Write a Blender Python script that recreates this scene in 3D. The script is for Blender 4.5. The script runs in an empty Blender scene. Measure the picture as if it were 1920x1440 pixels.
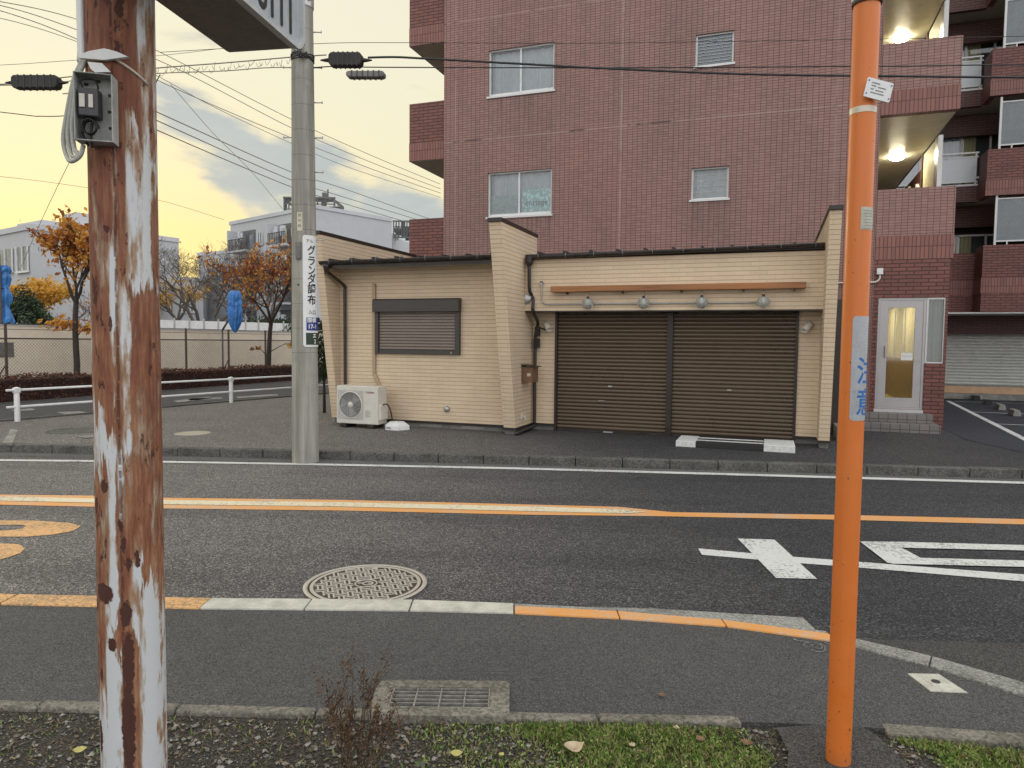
import bpy, bmesh, math, random
from mathutils import Vector, Matrix
R = math.radians
sc = bpy.context.scene
COL = sc.collection
rnd = random.Random(7)

# ------------------------------------------------------------------ camera
FPX, CAMH, PITCH, ROLL = 1331.0, 1.6, R(3.4), R(0.56)
fw = Vector((0, math.cos(PITCH), -math.sin(PITCH)))
_r0 = Vector((1, 0, 0)); _u0 = _r0.cross(fw)
rt = _r0 * math.cos(ROLL) + _u0 * math.sin(ROLL)
up = _u0 * math.cos(ROLL) - _r0 * math.sin(ROLL)
cd = bpy.data.cameras.new('camera'); cam = bpy.data.objects.new('camera', cd); COL.objects.link(cam)
cd.sensor_width = 36; cd.lens = 36 * FPX / 1920; cd.clip_start = 0.05; cd.clip_end = 2000
m = Matrix((rt, up, -fw)).transposed().to_4x4(); m.translation = (0, 0, CAMH)
cam.matrix_world = m; sc.camera = cam

# ------------------------------------------------------------------ world, sun, exposure
SUN_AZ, SUN_EL = R(-34), R(7)          # azimuth from +Y towards +X
sc.view_settings.view_transform = 'Standard'; sc.view_settings.look = 'None'
sc.view_settings.exposure = 0.0; sc.view_settings.gamma = 1.0
w = bpy.data.worlds.new('World'); sc.world = w; w.use_nodes = True
NT = w.node_tree; NT.nodes.clear()

class N:
    """small helper to write node trees"""
    def __init__(s, t): s.t = t
    def n(s, typ, **k):
        x = s.t.nodes.new(typ)
        for a, b in k.items(): setattr(x, a, b)
        return x
    def put(s, sock, v):
        if isinstance(v, bpy.types.NodeSocket): s.t.links.new(v, sock)
        elif v is not None:
            if hasattr(sock.default_value, '__len__') and not hasattr(v, '__len__'):
                v = [v] * len(sock.default_value)
            if hasattr(sock.default_value, '__len__') and len(sock.default_value) == 4 and len(v) == 3: v = (*v, 1)
            sock.default_value = v
    def math(s, op, a, b=None, c=None, clamp=False):
        x = s.n('ShaderNodeMath', operation=op); x.use_clamp = clamp
        s.put(x.inputs[0], a); s.put(x.inputs[1], b)
        if c is not None: s.put(x.inputs[2], c)
        return x.outputs[0]
    def vmath(s, op, a, b=None):
        x = s.n('ShaderNodeVectorMath', operation=op); s.put(x.inputs[0], a); s.put(x.inputs[1], b)
        return x.outputs['Value'] if op in ('DOT_PRODUCT', 'LENGTH') else x.outputs[0]
    def mix(s, f, a, b, mode='MIX'):
        x = s.n('ShaderNodeMix', data_type='RGBA', blend_type=mode)
        s.put(x.inputs[0], f); s.put(x.inputs[6], a); s.put(x.inputs[7], b); return x.outputs[2]
    def ramp(s, f, stops, interp='LINEAR'):
        x = s.n('ShaderNodeValToRGB'); cr = x.color_ramp; cr.interpolation = interp
        while len(cr.elements) < len(stops): cr.elements.new(0.5)
        for e, (p, c) in zip(cr.elements, stops):
            e.position = p; e.color = (*c, 1) if hasattr(c, '__len__') else (c, c, c, 1)
        s.put(x.inputs[0], f); return x.outputs[0]
    def maprange(s, f, a, b, c=0, d=1, interp='SMOOTHSTEP'):
        x = s.n('ShaderNodeMapRange', interpolation_type=interp); s.put(x.inputs[0], f)
        for i, q in enumerate((a, b, c, d)): x.inputs[i + 1].default_value = q
        return x.outputs[0]
    def noise(s, vec, scale, detail=3, rough=0.5, dist=0):
        x = s.n('ShaderNodeTexNoise'); s.put(x.inputs['Vector'], vec); x.inputs['Scale'].default_value = scale
        x.inputs['Detail'].default_value = detail; x.inputs['Roughness'].default_value = rough
        x.inputs['Distortion'].default_value = dist; return x.outputs['Fac']
    def voro(s, vec, scale, feature='F1'):
        x = s.n('ShaderNodeTexVoronoi', feature=feature); s.put(x.inputs['Vector'], vec)
        x.inputs['Scale'].default_value = scale; return x
    def scale(s, vec, sx, sy, sz, loc=(0, 0, 0)):
        x = s.n('ShaderNodeMapping'); s.put(x.inputs[0], vec)
        x.inputs['Scale'].default_value = (sx, sy, sz); x.inputs['Location'].default_value = loc; return x.outputs[0]
    def sep(s, vec):
        x = s.n('ShaderNodeSeparateXYZ'); s.put(x.inputs[0], vec); return x.outputs
    def comb(s, a, b, c=0):
        x = s.n('ShaderNodeCombineXYZ'); s.put(x.inputs[0], a); s.put(x.inputs[1], b); s.put(x.inputs[2], c); return x.outputs[0]

g = N(NT)
sky = g.n('ShaderNodeTexSky', sky_type='NISHITA'); sky.sun_disc = False
sky.sun_elevation = SUN_EL; sky.sun_rotation = SUN_AZ; sky.dust_density = 1.5; sky.air_density = 1.2
bgA = g.n('ShaderNodeBackground'); g.put(bgA.inputs[0], sky.outputs[0]); bgA.inputs[1].default_value = 0.05
d = g.n('ShaderNodeTexCoord').outputs['Generated']
dx, dy, dz = g.sep(d)[0:3]
gd = Vector((math.sin(R(-27)), math.cos(R(-27)), 0.08)).normalized()
dot = g.vmath('DOT_PRODUCT', d, tuple(gd))
front = g.maprange(dot, -0.5, 0.75)                       # 1 towards the sunset
glow = g.math('POWER', g.math('MAXIMUM', dot, 0), 9.0)
low = g.maprange(dz, 0.0, 0.42, 1, 0)
cream = g.mix(g.math('MULTIPLY', glow, low, clamp=True), (0.92, 0.88, 0.68), (1.0, 0.86, 0.40))
cream = g.mix(g.math('POWER', low, 3.0), cream, g.mix(g.math('POWER', glow, 1.0, clamp=True), (0.92, 0.84, 0.52), (1.02, 0.82, 0.30)))
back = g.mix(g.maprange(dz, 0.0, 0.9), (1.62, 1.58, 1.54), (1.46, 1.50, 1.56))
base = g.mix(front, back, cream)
# clouds: wispy layer everywhere, one big grey-blue bank low in front
cv = g.comb(g.math('DIVIDE', dx, g.math('ADD', dz, 0.25)), g.math('DIVIDE', dy, g.math('ADD', dz, 0.25)), 0.0)
n1 = g.noise(g.scale(d, 1, 1, 2.6), 5.2, 8, 0.56, 0.25)
az = g.math('ARCTAN2', dx, dy); el = g.math('ARCSINE', dz)
def blob(a0, e0, ra, re, tilt=0.0):
    a = g.math('SUBTRACT', az, R(a0)); e = g.math('SUBTRACT', g.math('SUBTRACT', el, R(e0)), g.math('MULTIPLY', a, tilt))
    q = g.math('ADD', g.math('POWER', g.math('ABSOLUTE', g.math('DIVIDE', a, R(ra))), 2.0),
               g.math('POWER', g.math('ABSOLUTE', g.math('DIVIDE', e, R(re))), 2.0))
    return g.maprange(q, 0, 1, 1, 0, 'LINEAR')
bank = g.math('MAXIMUM', blob(-22.3, 14.0, 7.5, 4.6, -0.35), blob(-16, 10.8, 9.5, 5.6, -0.30))
bank = g.math('MAXIMUM', bank, g.math('MULTIPLY', blob(-9, 9.3, 8, 4.0, -0.2), 0.95))
bm = g.maprange(g.math('ADD', bank, g.math('MULTIPLY', g.math('SUBTRACT', n1, 0.5), 2.6)), 0.30, 0.74)
n2 = g.noise(g.scale(d, 1, 1, 3.0, (3, 1, 0)), 9.0, 6, 0.6)
ccol = g.mix(n2, (0.34, 0.42, 0.47), (0.56, 0.62, 0.63))
edge = g.maprange(g.math('ADD', bank, g.math('MULTIPLY', g.math('SUBTRACT', n1, 0.5), 2.6)), 0.2, 0.5)
base = g.mix(g.math('MULTIPLY', edge, 0.30), base, (0.98, 0.82, 0.55))
base = g.mix(g.math('MULTIPLY', bm, 0.90), base, ccol)
wis = g.maprange(g.noise(g.scale(d, 1.2, 1.2, 5.0, (7, 0, 0)), 4.0, 6, 0.6), 0.5, 0.75)
base = g.mix(g.math('MULTIPLY', wis, 0.15), base, g.mix(front, (1.3, 1.3, 1.3), (0.66, 0.67, 0.62)))
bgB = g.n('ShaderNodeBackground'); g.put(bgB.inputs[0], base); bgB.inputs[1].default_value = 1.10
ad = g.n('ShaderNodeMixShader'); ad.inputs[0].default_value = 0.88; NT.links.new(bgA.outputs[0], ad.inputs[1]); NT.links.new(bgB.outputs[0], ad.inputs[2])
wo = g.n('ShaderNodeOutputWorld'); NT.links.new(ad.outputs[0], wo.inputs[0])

sl = bpy.data.lights.new('sun', 'SUN'); sl.energy = 1.4; sl.angle = R(10); sl.color = (1, 0.83, 0.6)
so = bpy.data.objects.new('sun', sl); COL.objects.link(so)
sd = Vector((math.sin(SUN_AZ) * math.cos(SUN_EL), math.cos(SUN_AZ) * math.cos(SUN_EL), math.sin(SUN_EL)))
so.rotation_euler = (-sd).to_track_quat('-Z', 'Y').to_euler()

# ------------------------------------------------------------------ geometry helpers
class MB:
    def __init__(s): s.v = []; s.f = []; s.mi = []; s.T = None
    def add(s, vs, fs, mi=0):
        o = len(s.v)
        for p in vs:
            p = Vector(p)
            if s.T is not None: p = s.T @ p
            s.v.append(p)
        for f in fs: s.f.append([o + i for i in f]); s.mi.append(mi)
        return s
    def box(s, x0, x1, y0, y1, z0, z1, mi=0):
        return s.add([(x, y, z) for z in (z0, z1) for y in (y0, y1) for x in (x0, x1)],
                     [(0, 2, 3, 1), (4, 5, 7, 6), (0, 1, 5, 4), (1, 3, 7, 5), (3, 2, 6, 7), (2, 0, 4, 6)], mi)
    def prism(s, pts, ax, a, b, mi=0):
        """extrude the polygon pts along axis ax (0,1,2) from a to b"""
        def P(p, t):
            return {0: (t, p[0], p[1]), 1: (p[0], t, p[1]), 2: (p[0], p[1], t)}[ax]
        n = len(pts); vs = [P(p, a) for p in pts] + [P(p, b) for p in pts]
        return s.add(vs, [list(range(n))[::-1], list(range(n, 2 * n))] + [(i, (i + 1) % n, n + (i + 1) % n, n + i) for i in range(n)], mi)
    def quad(s, a, b, c, d_, mi=0): return s.add([a, b, c, d_], [(0, 1, 2, 3)], mi)
    def tube(s, pts, r, n=8, mi=0, caps=True):
        pts = [Vector(p) for p in pts]; k = len(pts)
        rs = r if hasattr(r, '__len__') else [r] * k
        vs = []; ref = None
        for i, p in enumerate(pts):
            t = (pts[min(i + 1, k - 1)] - pts[max(i - 1, 0)])
            t = t.normalized() if t.length > 1e-9 else Vector((0, 0, 1))
            if ref is None: ref = Vector((0, 0, 1)) if abs(t.z) < 0.9 else Vector((1, 0, 0))
            a = t.cross(ref)
            if a.length < 1e-4: a = t.orthogonal()
            a.normalize(); b = t.cross(a); ref = a.cross(t) if abs(t.z) < .99 else ref
            for j in range(n):
                th = 2 * math.pi * j / n
                vs.append(p + (a * math.cos(th) + b * math.sin(th)) * rs[i])
        fs = [(i * n + j, i * n + (j + 1) % n, (i + 1) * n + (j + 1) % n, (i + 1) * n + j) for i in range(k - 1) for j in range(n)]
        if caps: fs += [list(range(n))[::-1], [(k - 1) * n + j for j in range(n)]]
        return s.add(vs, fs, mi)
    def lathe(s, prof, c=(0, 0, 0), n=24, mi=0, ax='z', arc=None):
        """revolve (r, h) profile round axis"""
        k = len(prof); vs = []
        for r_, h in prof:
            for j in range(n):
                th = 2 * math.pi * j / n; x, y = r_ * math.cos(th), r_ * math.sin(th)
                q = (x, y, h) if ax == 'z' else ((x, h, y) if ax == 'y' else (h, x, y))
                vs.append((c[0] + q[0], c[1] + q[1], c[2] + q[2]))
        fs = [(i * n + j, i * n + (j + 1) % n, (i + 1) * n + (j + 1) % n, (i + 1) * n + j) for i in range(k - 1) for j in range(n)]
        if ax == 'y': fs = [f[::-1] for f in fs]
        return s.add(vs, fs, mi)
    def build(s, name, mat=None, parent=None, smooth=False, bevel=0, loc=None, rz=0):
        me = bpy.data.meshes.new(name); me.from_pydata([tuple(p) for p in s.v], [], s.f)
        for mt in (mat if isinstance(mat, (list, tuple)) else [mat]):
            if mt: me.materials.append(mt)
        if any(s.mi): me.polygons.foreach_set('material_index', s.mi)
        if smooth: me.polygons.foreach_set('use_smooth', [True] * len(me.polygons))
        me.validate(); me.update()
        o = bpy.data.objects.new(name, me); COL.objects.link(o)
        if parent: o.parent = parent
        if loc: o.location = loc
        if rz: o.rotation_euler.z = rz
        if bevel:
            b = o.modifiers.new('bevel', 'BEVEL'); b.width = bevel; b.segments = 2; b.limit_method = 'ANGLE'
        return o

TH = R(20)
ORG = Vector((0.744, 12.033, 0)); U = Vector((math.cos(TH), -math.sin(TH), 0)); V = Vector((math.sin(TH), math.cos(TH), 0))
def L(s, v, z=0): return ORG + U * s + V * v + Vector((0, 0, z))
def tag(o, label=None, cat=None, group=None, kind=None):
    if label: o['label'] = label
    if cat: o['category'] = cat
    if group: o['group'] = group
    if kind: o['kind'] = kind
    return o
def thing(name, label, cat, loc=(0, 0, 0), rz=0, group=None):
    o = bpy.data.objects.new(name, None); COL.objects.link(o); o.location = loc; o.rotation_euler.z = rz
    o.empty_display_size = 0.2
    return tag(o, label, cat, group)
def lthing(name, label, cat, s=0, v=0, z=0, group=None): return thing(name, label, cat, L(s, v, z), -TH, group)
def ray(px, py): return fw + rt * ((px - 960) / FPX) - up * ((py - 720) / FPX)
CP = Vector((0, 0, CAMH))
def at(px, py, z=0.0):
    """the point of the level z seen at a pixel of the 1920x1440 photograph"""
    q = ray(px, py); return CP + q * ((z - CAMH) / q.z)
def far(px, py, depth):
    q = ray(px, py); return CP + q * (depth / q.y)
def copy_tree(o, parent=None):
    c = o.copy(); COL.objects.link(c); c.parent = parent
    for ch in list(o.children): copy_tree(ch, c)
    return c
def smoothpath(pts, n=6):
    pts = [Vector(p) for p in pts]; out = []
    for i in range(len(pts) - 1):
        p0, p1, p2, p3 = pts[max(i - 1, 0)], pts[i], pts[i + 1], pts[min(i + 2, len(pts) - 1)]
        for k in range(n):
            t = k / n
            out.append(0.5 * ((2 * p1) + (p2 - p0) * t + (2 * p0 - 5 * p1 + 4 * p2 - p3) * t * t + (3 * p1 - p0 - 3 * p2 + p3) * t ** 3))
    out.append(pts[-1]); return out
def text_mesh(body, size, extr=0.0, bold=0.0):
    c = bpy.data.curves.new('lettering', 'FONT'); c.body = body; c.size = size; c.align_x = 'CENTER'; c.align_y = 'CENTER'
    c.extrude = extr; c.offset = bold; c.resolution_u = 3
    o = bpy.data.objects.new('lettering', c); COL.objects.link(o); bpy.context.view_layer.update()
    me = bpy.data.meshes.new_from_object(o.evaluated_get(bpy.context.evaluated_depsgraph_get()))
    COL.objects.unlink(o); bpy.data.objects.remove(o)
    bm = bmesh.new(); bm.from_mesh(me); bmesh.ops.triangulate(bm, faces=bm.faces[:])
    for _ in range(7):     # short edges, so that lettering can follow a curved plate
        ed = [e for e in bm.edges if e.calc_length() > size * 0.16]
        if not ed: break
        bmesh.ops.subdivide_edges(bm, edges=ed, cuts=1); bmesh.ops.triangulate(bm, faces=[f for f in bm.faces if len(f.verts) > 3])
    bm.verts.index_update(); vs = [v.co.copy() for v in bm.verts]; fs = [[v.index for v in f.verts] for f in bm.faces]; bm.free()
    bpy.data.meshes.remove(me); return vs, fs

# ------------------------------------------------------------------ materials
def newmat(name, fn, rough=0.7, metal=0.0, spec=0.5):
    mt = bpy.data.materials.new(name); mt.use_nodes = True; t = mt.node_tree; t.nodes.clear(); h = N(t)
    bs = h.n('ShaderNodeBsdfPrincipled'); o = h.n('ShaderNodeOutputMaterial'); t.links.new(bs.outputs[0], o.inputs[0])
    bs.inputs['Roughness'].default_value = rough; bs.inputs['Metallic'].default_value = metal
    bs.inputs['Specular IOR Level'].default_value = spec
    tc = h.n('ShaderNodeTexCoord'); h.obj = tc.outputs['Object']; h.nrm = tc.outputs['Normal']; h.bs = bs; h.out = o
    h.world = h.n('ShaderNodeNewGeometry').outputs['Position']
    r = fn(h)
    if r is not None: h.put(bs.inputs['Base Color'], r)
    return mt
def bump(h, height, strength=0.5, dist=0.01):
    b = h.n('ShaderNodeBump'); h.put(b.inputs['Height'], height); b.inputs['Strength'].default_value = strength
    b.inputs['Distance'].default_value = dist; h.put(h.bs.inputs['Normal'], b.outputs[0])
def rough(h, v): h.put(h.bs.inputs['Roughness'], v)
def plain(name, c, r=0.6, metal=0, var=0.15, sc_=6, bmp=0.0, spec=0.5):
    def fn(h):
        n = h.noise(h.obj, sc_, 5, 0.6); n3 = h.noise(h.obj, sc_ * 9, 3, 0.6)
        k = h.math('ADD', h.math('MULTIPLY', n, 0.65), h.math('MULTIPLY', n3, 0.35))
        if bmp: bump(h, n3, bmp, 0.004)
        rough(h, h.maprange(n, 0.3, 0.7, max(r - 0.08, 0.05), min(r + 0.08, 1)))
        f = h.maprange(k, 0.3, 0.7)
        return h.mix(f, tuple(x * (1 - var) for x in c), tuple(min(x * (1 + var), 1) for x in c))
    return newmat(name, fn, r, metal, spec)
def wallvec(h):
    """(along, up) coordinates on any upright face of an object"""
    x, y, z = h.sep(h.obj)[0:3]; nx, ny, nz = h.sep(h.nrm)[0:3]
    sx = h.math('GREATER_THAN', h.math('ABSOLUTE', nx), 0.6)
    u = h.math('ADD', h.math('MULTIPLY', x, h.math('SUBTRACT', 1.0, sx)), h.math('MULTIPLY', y, sx))
    hz = h.math('GREATER_THAN', h.math('ABSOLUTE', nz), 0.7)
    vv = h.math('ADD', h.math('MULTIPLY', z, h.math('SUBTRACT', 1.0, hz)), h.math('MULTIPLY', y, hz))
    return u, vv
def brickmat(name, c1, c2, mortar, bw, bh, ms=0.008, off=0.5, r=0.6, bs_=0.6, stain=0.2, swap=False, jit=0.0, dist=0.006, hl=None):
    def fn(h):
        u, v_ = wallvec(h)
        if swap: u, v_ = v_, u
        vec = h.comb(u, v_, 0)
        if jit:
            vec = h.vmath('ADD', vec, h.vmath('MULTIPLY', h.n('ShaderNodeTexNoise').outputs['Color'], (0, 0, 0)))
        b = h.n('ShaderNodeTexBrick'); h.put(b.inputs['Vector'], vec); b.offset = off; b.squash = 1
        h.put(b.inputs['Color1'], c1); h.put(b.inputs['Color2'], c2); h.put(b.inputs['Mortar'], mortar)
        b.inputs['Scale'].default_value = 1; b.inputs['Mortar Size'].default_value = ms
        b.inputs['Mortar Smooth'].default_value = 0.15; b.inputs['Bias'].default_value = 0
        b.inputs['Brick Width'].default_value = bw; b.inputs['Row Height'].default_value = bh
        big = h.noise(h.comb(h.math('MULTIPLY', u, 1.0), h.math('MULTIPLY', v_, 0.45)), 0.9, 5, 0.6)
        fine = h.noise(h.obj, 40, 3, 0.6)
        col = b.outputs['Color']
        col = h.mix(h.math('MULTIPLY', h.maprange(big, 0.42, 0.72), stain), col, h.mix(1.0, col, (0.62, 0.60, 0.62), 'MULTIPLY'))
        col = h.mix(h.math('MULTIPLY', h.maprange(big, 0.52, 0.25), stain * 0.8), col, h.mix(1.0, col, (1.22, 1.1, 1.06), 'MULTIPLY'))
        col = h.mix(h.math('MULTIPLY', fine, 0.25), col, h.mix(1.0, col, (0.8, 0.8, 0.8), 'MULTIPLY'))
        if hl: col = hl(h, col, u, v_)
        ht = h.math('ADD', h.math('SUBTRACT', 1.0, b.outputs['Fac']), h.math('MULTIPLY', fine, 0.25))
        bump(h, ht, bs_, dist)
        return col
    return newmat(name, fn, r)

def asphalt(name, c, coarse, pale, wear=0.0, rgh=0.78, tint=(1, 1, 1), split=False, bstr=0.6, lanes=False):
    def fn(h):
        P = h.world
        v1 = h.voro(P, coarse); v2 = h.voro(P, coarse * 2.3)
        big = h.noise(P, 0.55, 6, 0.6); mid = h.noise(P, 5, 6, 0.65)
        k = h.math('ADD', h.sep(v1.outputs['Color'])[0], h.math('MULTIPLY', h.sep(v2.outputs['Color'])[1], 0.7))
        k = h.math('MULTIPLY', k, 0.6)
        col = h.ramp(k, [(0.0, tuple(x * 0.22 for x in c)), (0.45, tuple(x * .92 for x in c)), (0.72, tuple(x * 1.5 for x in c)), (1.0, tuple(x * pale for x in c))])
        if lanes:     # polished wheel tracks, oil drips and faint old patches along the lanes
            px_, py_ = h.sep(P)[0], h.sep(P)[1]; yr = h.math('ADD', py_, h.math('MULTIPLY', px_, 0.075))
            ln = h.noise(h.comb(h.math('MULTIPLY', px_, 0.16), h.math('MULTIPLY', yr, 1.5)), 1.0, 4, 0.6)
            col = h.mix(h.maprange(ln, 0.44, 0.66, 0, 0.75), col, h.mix(1.0, col, (0.72, 0.72, 0.74), 'MULTIPLY'))
            oil = h.voro(h.comb(h.math('MULTIPLY', px_, 0.55), yr), 1.3); oil = h.maprange(h.math('ADD', oil.outputs['Distance'], h.math('MULTIPLY', mid, 0.12)), 0.16, 0.09, 0, 0.5)
            col = h.mix(oil, col, h.mix(1.0, col, (0.45, 0.45, 0.47), 'MULTIPLY'))
        if split:     # older, stonier left surface, sunset glow also painted into its tint; newer to right
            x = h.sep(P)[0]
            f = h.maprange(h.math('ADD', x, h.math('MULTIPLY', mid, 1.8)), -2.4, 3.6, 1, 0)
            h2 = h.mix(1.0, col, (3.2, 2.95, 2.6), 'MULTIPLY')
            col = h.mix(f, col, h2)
        col = h.mix(h.maprange(big, 0.35, 0.75), col, h.mix(1.0, col, (0.78, 0.78, 0.80), 'MULTIPLY'))
        col = h.mix(h.math('MULTIPLY', h.maprange(mid, 0.5, 0.8), 0.5 + wear), col, h.mix(1.0, col, (1.3, 1.27, 1.22), 'MULTIPLY'))
        bump(h, h.math('ADD', v1.outputs['Distance'], h.math('MULTIPLY', v2.outputs['Distance'], 0.5)), bstr, 0.008)
        rough(h, h.maprange(k, 0.2, 1.0, rgh + 0.1, rgh - 0.15))
        return h.mix(1.0, col, tint, 'MULTIPLY')
    return newmat(name, fn, rgh, 0, 0.35)
def paint(name, c, wear=0.45, under=(0.10, 0.10, 0.10)):
    def fn(h):
        P = h.world
        n = h.noise(P, 34, 6, 0.7); n2 = h.noise(P, 2.2, 4, 0.6); v = h.voro(P, 150)
        worn = h.maprange(h.math('ADD', h.math('ADD', h.math('MULTIPLY', n, 0.6), h.math('MULTIPLY', n2, 0.35)), h.math('MULTIPLY', h.sep(v.outputs['Color'])[0], 0.12)), 0.615 - wear * 0.19, 0.70 - wear * 0.19)
        col = h.mix(n2, tuple(x * 0.86 for x in c), c)
        col = h.mix(h.math('MULTIPLY', h.noise(P, 9, 4), 0.3), col, tuple(x * 0.62 for x in c))
        bump(h, v.outputs['Distance'], 0.35, 0.004)
        return h.mix(h.math('MULTIPLY', worn, 0.85), col, under)
    return newmat(name, fn, 0.7)

M = {}
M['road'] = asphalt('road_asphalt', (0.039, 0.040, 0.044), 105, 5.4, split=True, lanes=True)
M['walk'] = asphalt('footway_asphalt', (0.074, 0.074, 0.074), 200, 2.2, wear=0.1, rgh=0.85, bstr=0.3)
M['apron'] = asphalt('apron_asphalt', (0.066, 0.064, 0.062), 170, 2.4, wear=0.3, rgh=0.85)
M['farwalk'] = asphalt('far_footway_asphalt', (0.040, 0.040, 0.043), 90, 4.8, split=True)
M['lot'] = asphalt('parking_asphalt', (0.040, 0.043, 0.052), 120, 2.2)
M['street'] = asphalt('side_street_asphalt', (0.052, 0.052, 0.056), 110, 3)
M['seal'] = asphalt('road_edge_seal', (0.12, 0.12, 0.115), 150, 2.4)
M['white'] = paint('white_road_paint', (0.72, 0.73, 0.72), 0.30)
M['white_old'] = paint('old_white_paint', (0.50, 0.50, 0.48), 0.95)
M['cream'] = paint('cream_road_paint', (0.80, 0.72, 0.52), 0.25)
M['yellow'] = paint('orange_road_paint', (0.82, 0.37, 0.10), 0.42, (0.50, 0.42, 0.34))
M['yellow_old'] = paint('faded_orange_paint', (0.78, 0.44, 0.19), 0.55, (0.25, 0.18, 0.1))
def kerbfn(c, sp):
    def fn(h):
        P = h.world; v = h.voro(P, sp); n = h.noise(P, 3, 5, 0.6); n2 = h.noise(P, 30, 4, 0.7)
        col = h.mix(h.sep(v.outputs['Color'])[0], tuple(x * 0.6 for x in c), tuple(min(1, x * 1.35) for x in c))
        col = h.mix(h.maprange(n, 0.4, 0.7), col, h.mix(1.0, col, (0.62, 0.62, 0.60), 'MULTIPLY'))
        col = h.mix(h.maprange(n2, 0.55, 0.75), col, h.mix(1.0, col, (0.7, 0.7, 0.7), 'MULTIPLY'))
        bump(h, h.math('ADD', v.outputs['Distance'], n2), 0.6, 0.006); return col
    return fn
M['kerb'] = newmat('kerb_concrete', kerbfn((0.16, 0.155, 0.14), 90), 0.9)
M['kerb_far'] = newmat('far_kerb_concrete', kerbfn((0.11, 0.108, 0.10), 60), 0.9)
M['kerb_white'] = plain('pale_kerb_paint', (0.50, 0.49, 0.43), 0.85, 0, 0.24, 11, 0.6)
M['kerb_grey'] = newmat('grey_kerb_concrete', kerbfn((0.30, 0.30, 0.28), 110), 0.85)
M['washed'] = newmat('washed_concrete', kerbfn((0.20, 0.185, 0.155), 75), 0.95)
M['conc'] = plain('concrete', (0.24, 0.235, 0.215), 0.85, 0, 0.25, 3, 0.4)
M['block'] = plain('foundation_concrete', (0.17, 0.17, 0.165), 0.9, 0, 0.3, 5, 0.4)
M['dark'] = plain('dark_brown_metal', (0.030, 0.023, 0.020), 0.38, 0.2, 0.25, 5)
M['darkpipe'] = plain('dark_drain_plastic', (0.028, 0.024, 0.022), 0.32, 0, 0.25, 5)
M['alu'] = plain('aluminium', (0.52, 0.52, 0.52), 0.38, 0.5, 0.08, 4)
M['alu_w'] = plain('white_painted_metal', (0.66, 0.67, 0.67), 0.45, 0, 0.10, 4)
M['ivory'] = plain('ivory_plastic', (0.62, 0.60, 0.54), 0.45, 0, 0.08, 5)
M['black'] = plain('black_rubber', (0.015, 0.015, 0.015), 0.6, 0, 0.2)
M['steel'] = plain('galvanised_steel', (0.42, 0.42, 0.41), 0.42, 0.6, 0.2, 8)
M['pipe'] = plain('beige_pipe_cover', (0.40, 0.30, 0.20), 0.5, 0, 0.08)
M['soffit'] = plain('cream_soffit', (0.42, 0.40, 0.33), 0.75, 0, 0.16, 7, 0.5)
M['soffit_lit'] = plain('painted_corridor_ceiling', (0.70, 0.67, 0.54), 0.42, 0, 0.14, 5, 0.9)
M['roof'] = plain('roof_sheet', (0.035, 0.032, 0.032), 0.5, 0.2, 0.2)
M['cedar'] = None
def wood(name, c, axis='x'):
    def fn(h):
        v = h.scale(h.obj, *( (1.2, 30, 30) if axis == 'x' else (30, 30, 1.2)))
        n = h.noise(v, 1.0, 6, 0.6, 0.6)
        k = h.voro(h.scale(h.obj, 1.0, 5, 5), 1.6)
        col = h.ramp(n, [(0.3, tuple(x * 0.55 for x in c)), (0.55, c), (0.75, tuple(x * 1.3 for x in c))])
        col = h.mix(h.maprange(k.outputs['Distance'], 0.10, 0.04), col, tuple(x * 0.3 for x in c))
        bump(h, n, 0.3, 0.003); return col
    return newmat(name, fn, 0.5)
M['cedar'] = wood('stained_timber', (0.33, 0.135, 0.045))
M['boxwood'] = wood('mailbox_timber', (0.17, 0.09, 0.045), 'z')
def courses(h, col, u, v_):
    f = h.math('FRACT', h.math('DIVIDE', v_, 0.0655)); l_ = h.math('MINIMUM', f, h.math('SUBTRACT', 1.0, f))
    return h.mix(h.maprange(l_, 0.080, 0.035, 0, 0.62), col, (0.21, 0.15, 0.10))
M['siding'] = brickmat('tan_brick_siding', (0.73, 0.585, 0.42), (0.68, 0.54, 0.38), (0.62, 0.48, 0.335), 0.23, 0.0655, 0.0030, 0.5, 0.7, 0.6, 0.25, hl=courses)
def sidingside(name):
    return brickmat(name, (0.50, 0.405, 0.30), (0.47, 0.375, 0.275), (0.22, 0.17, 0.125), 0.23, 0.0655, 0.0048, 0.5, 0.7, 0.8, 0.2)
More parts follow.
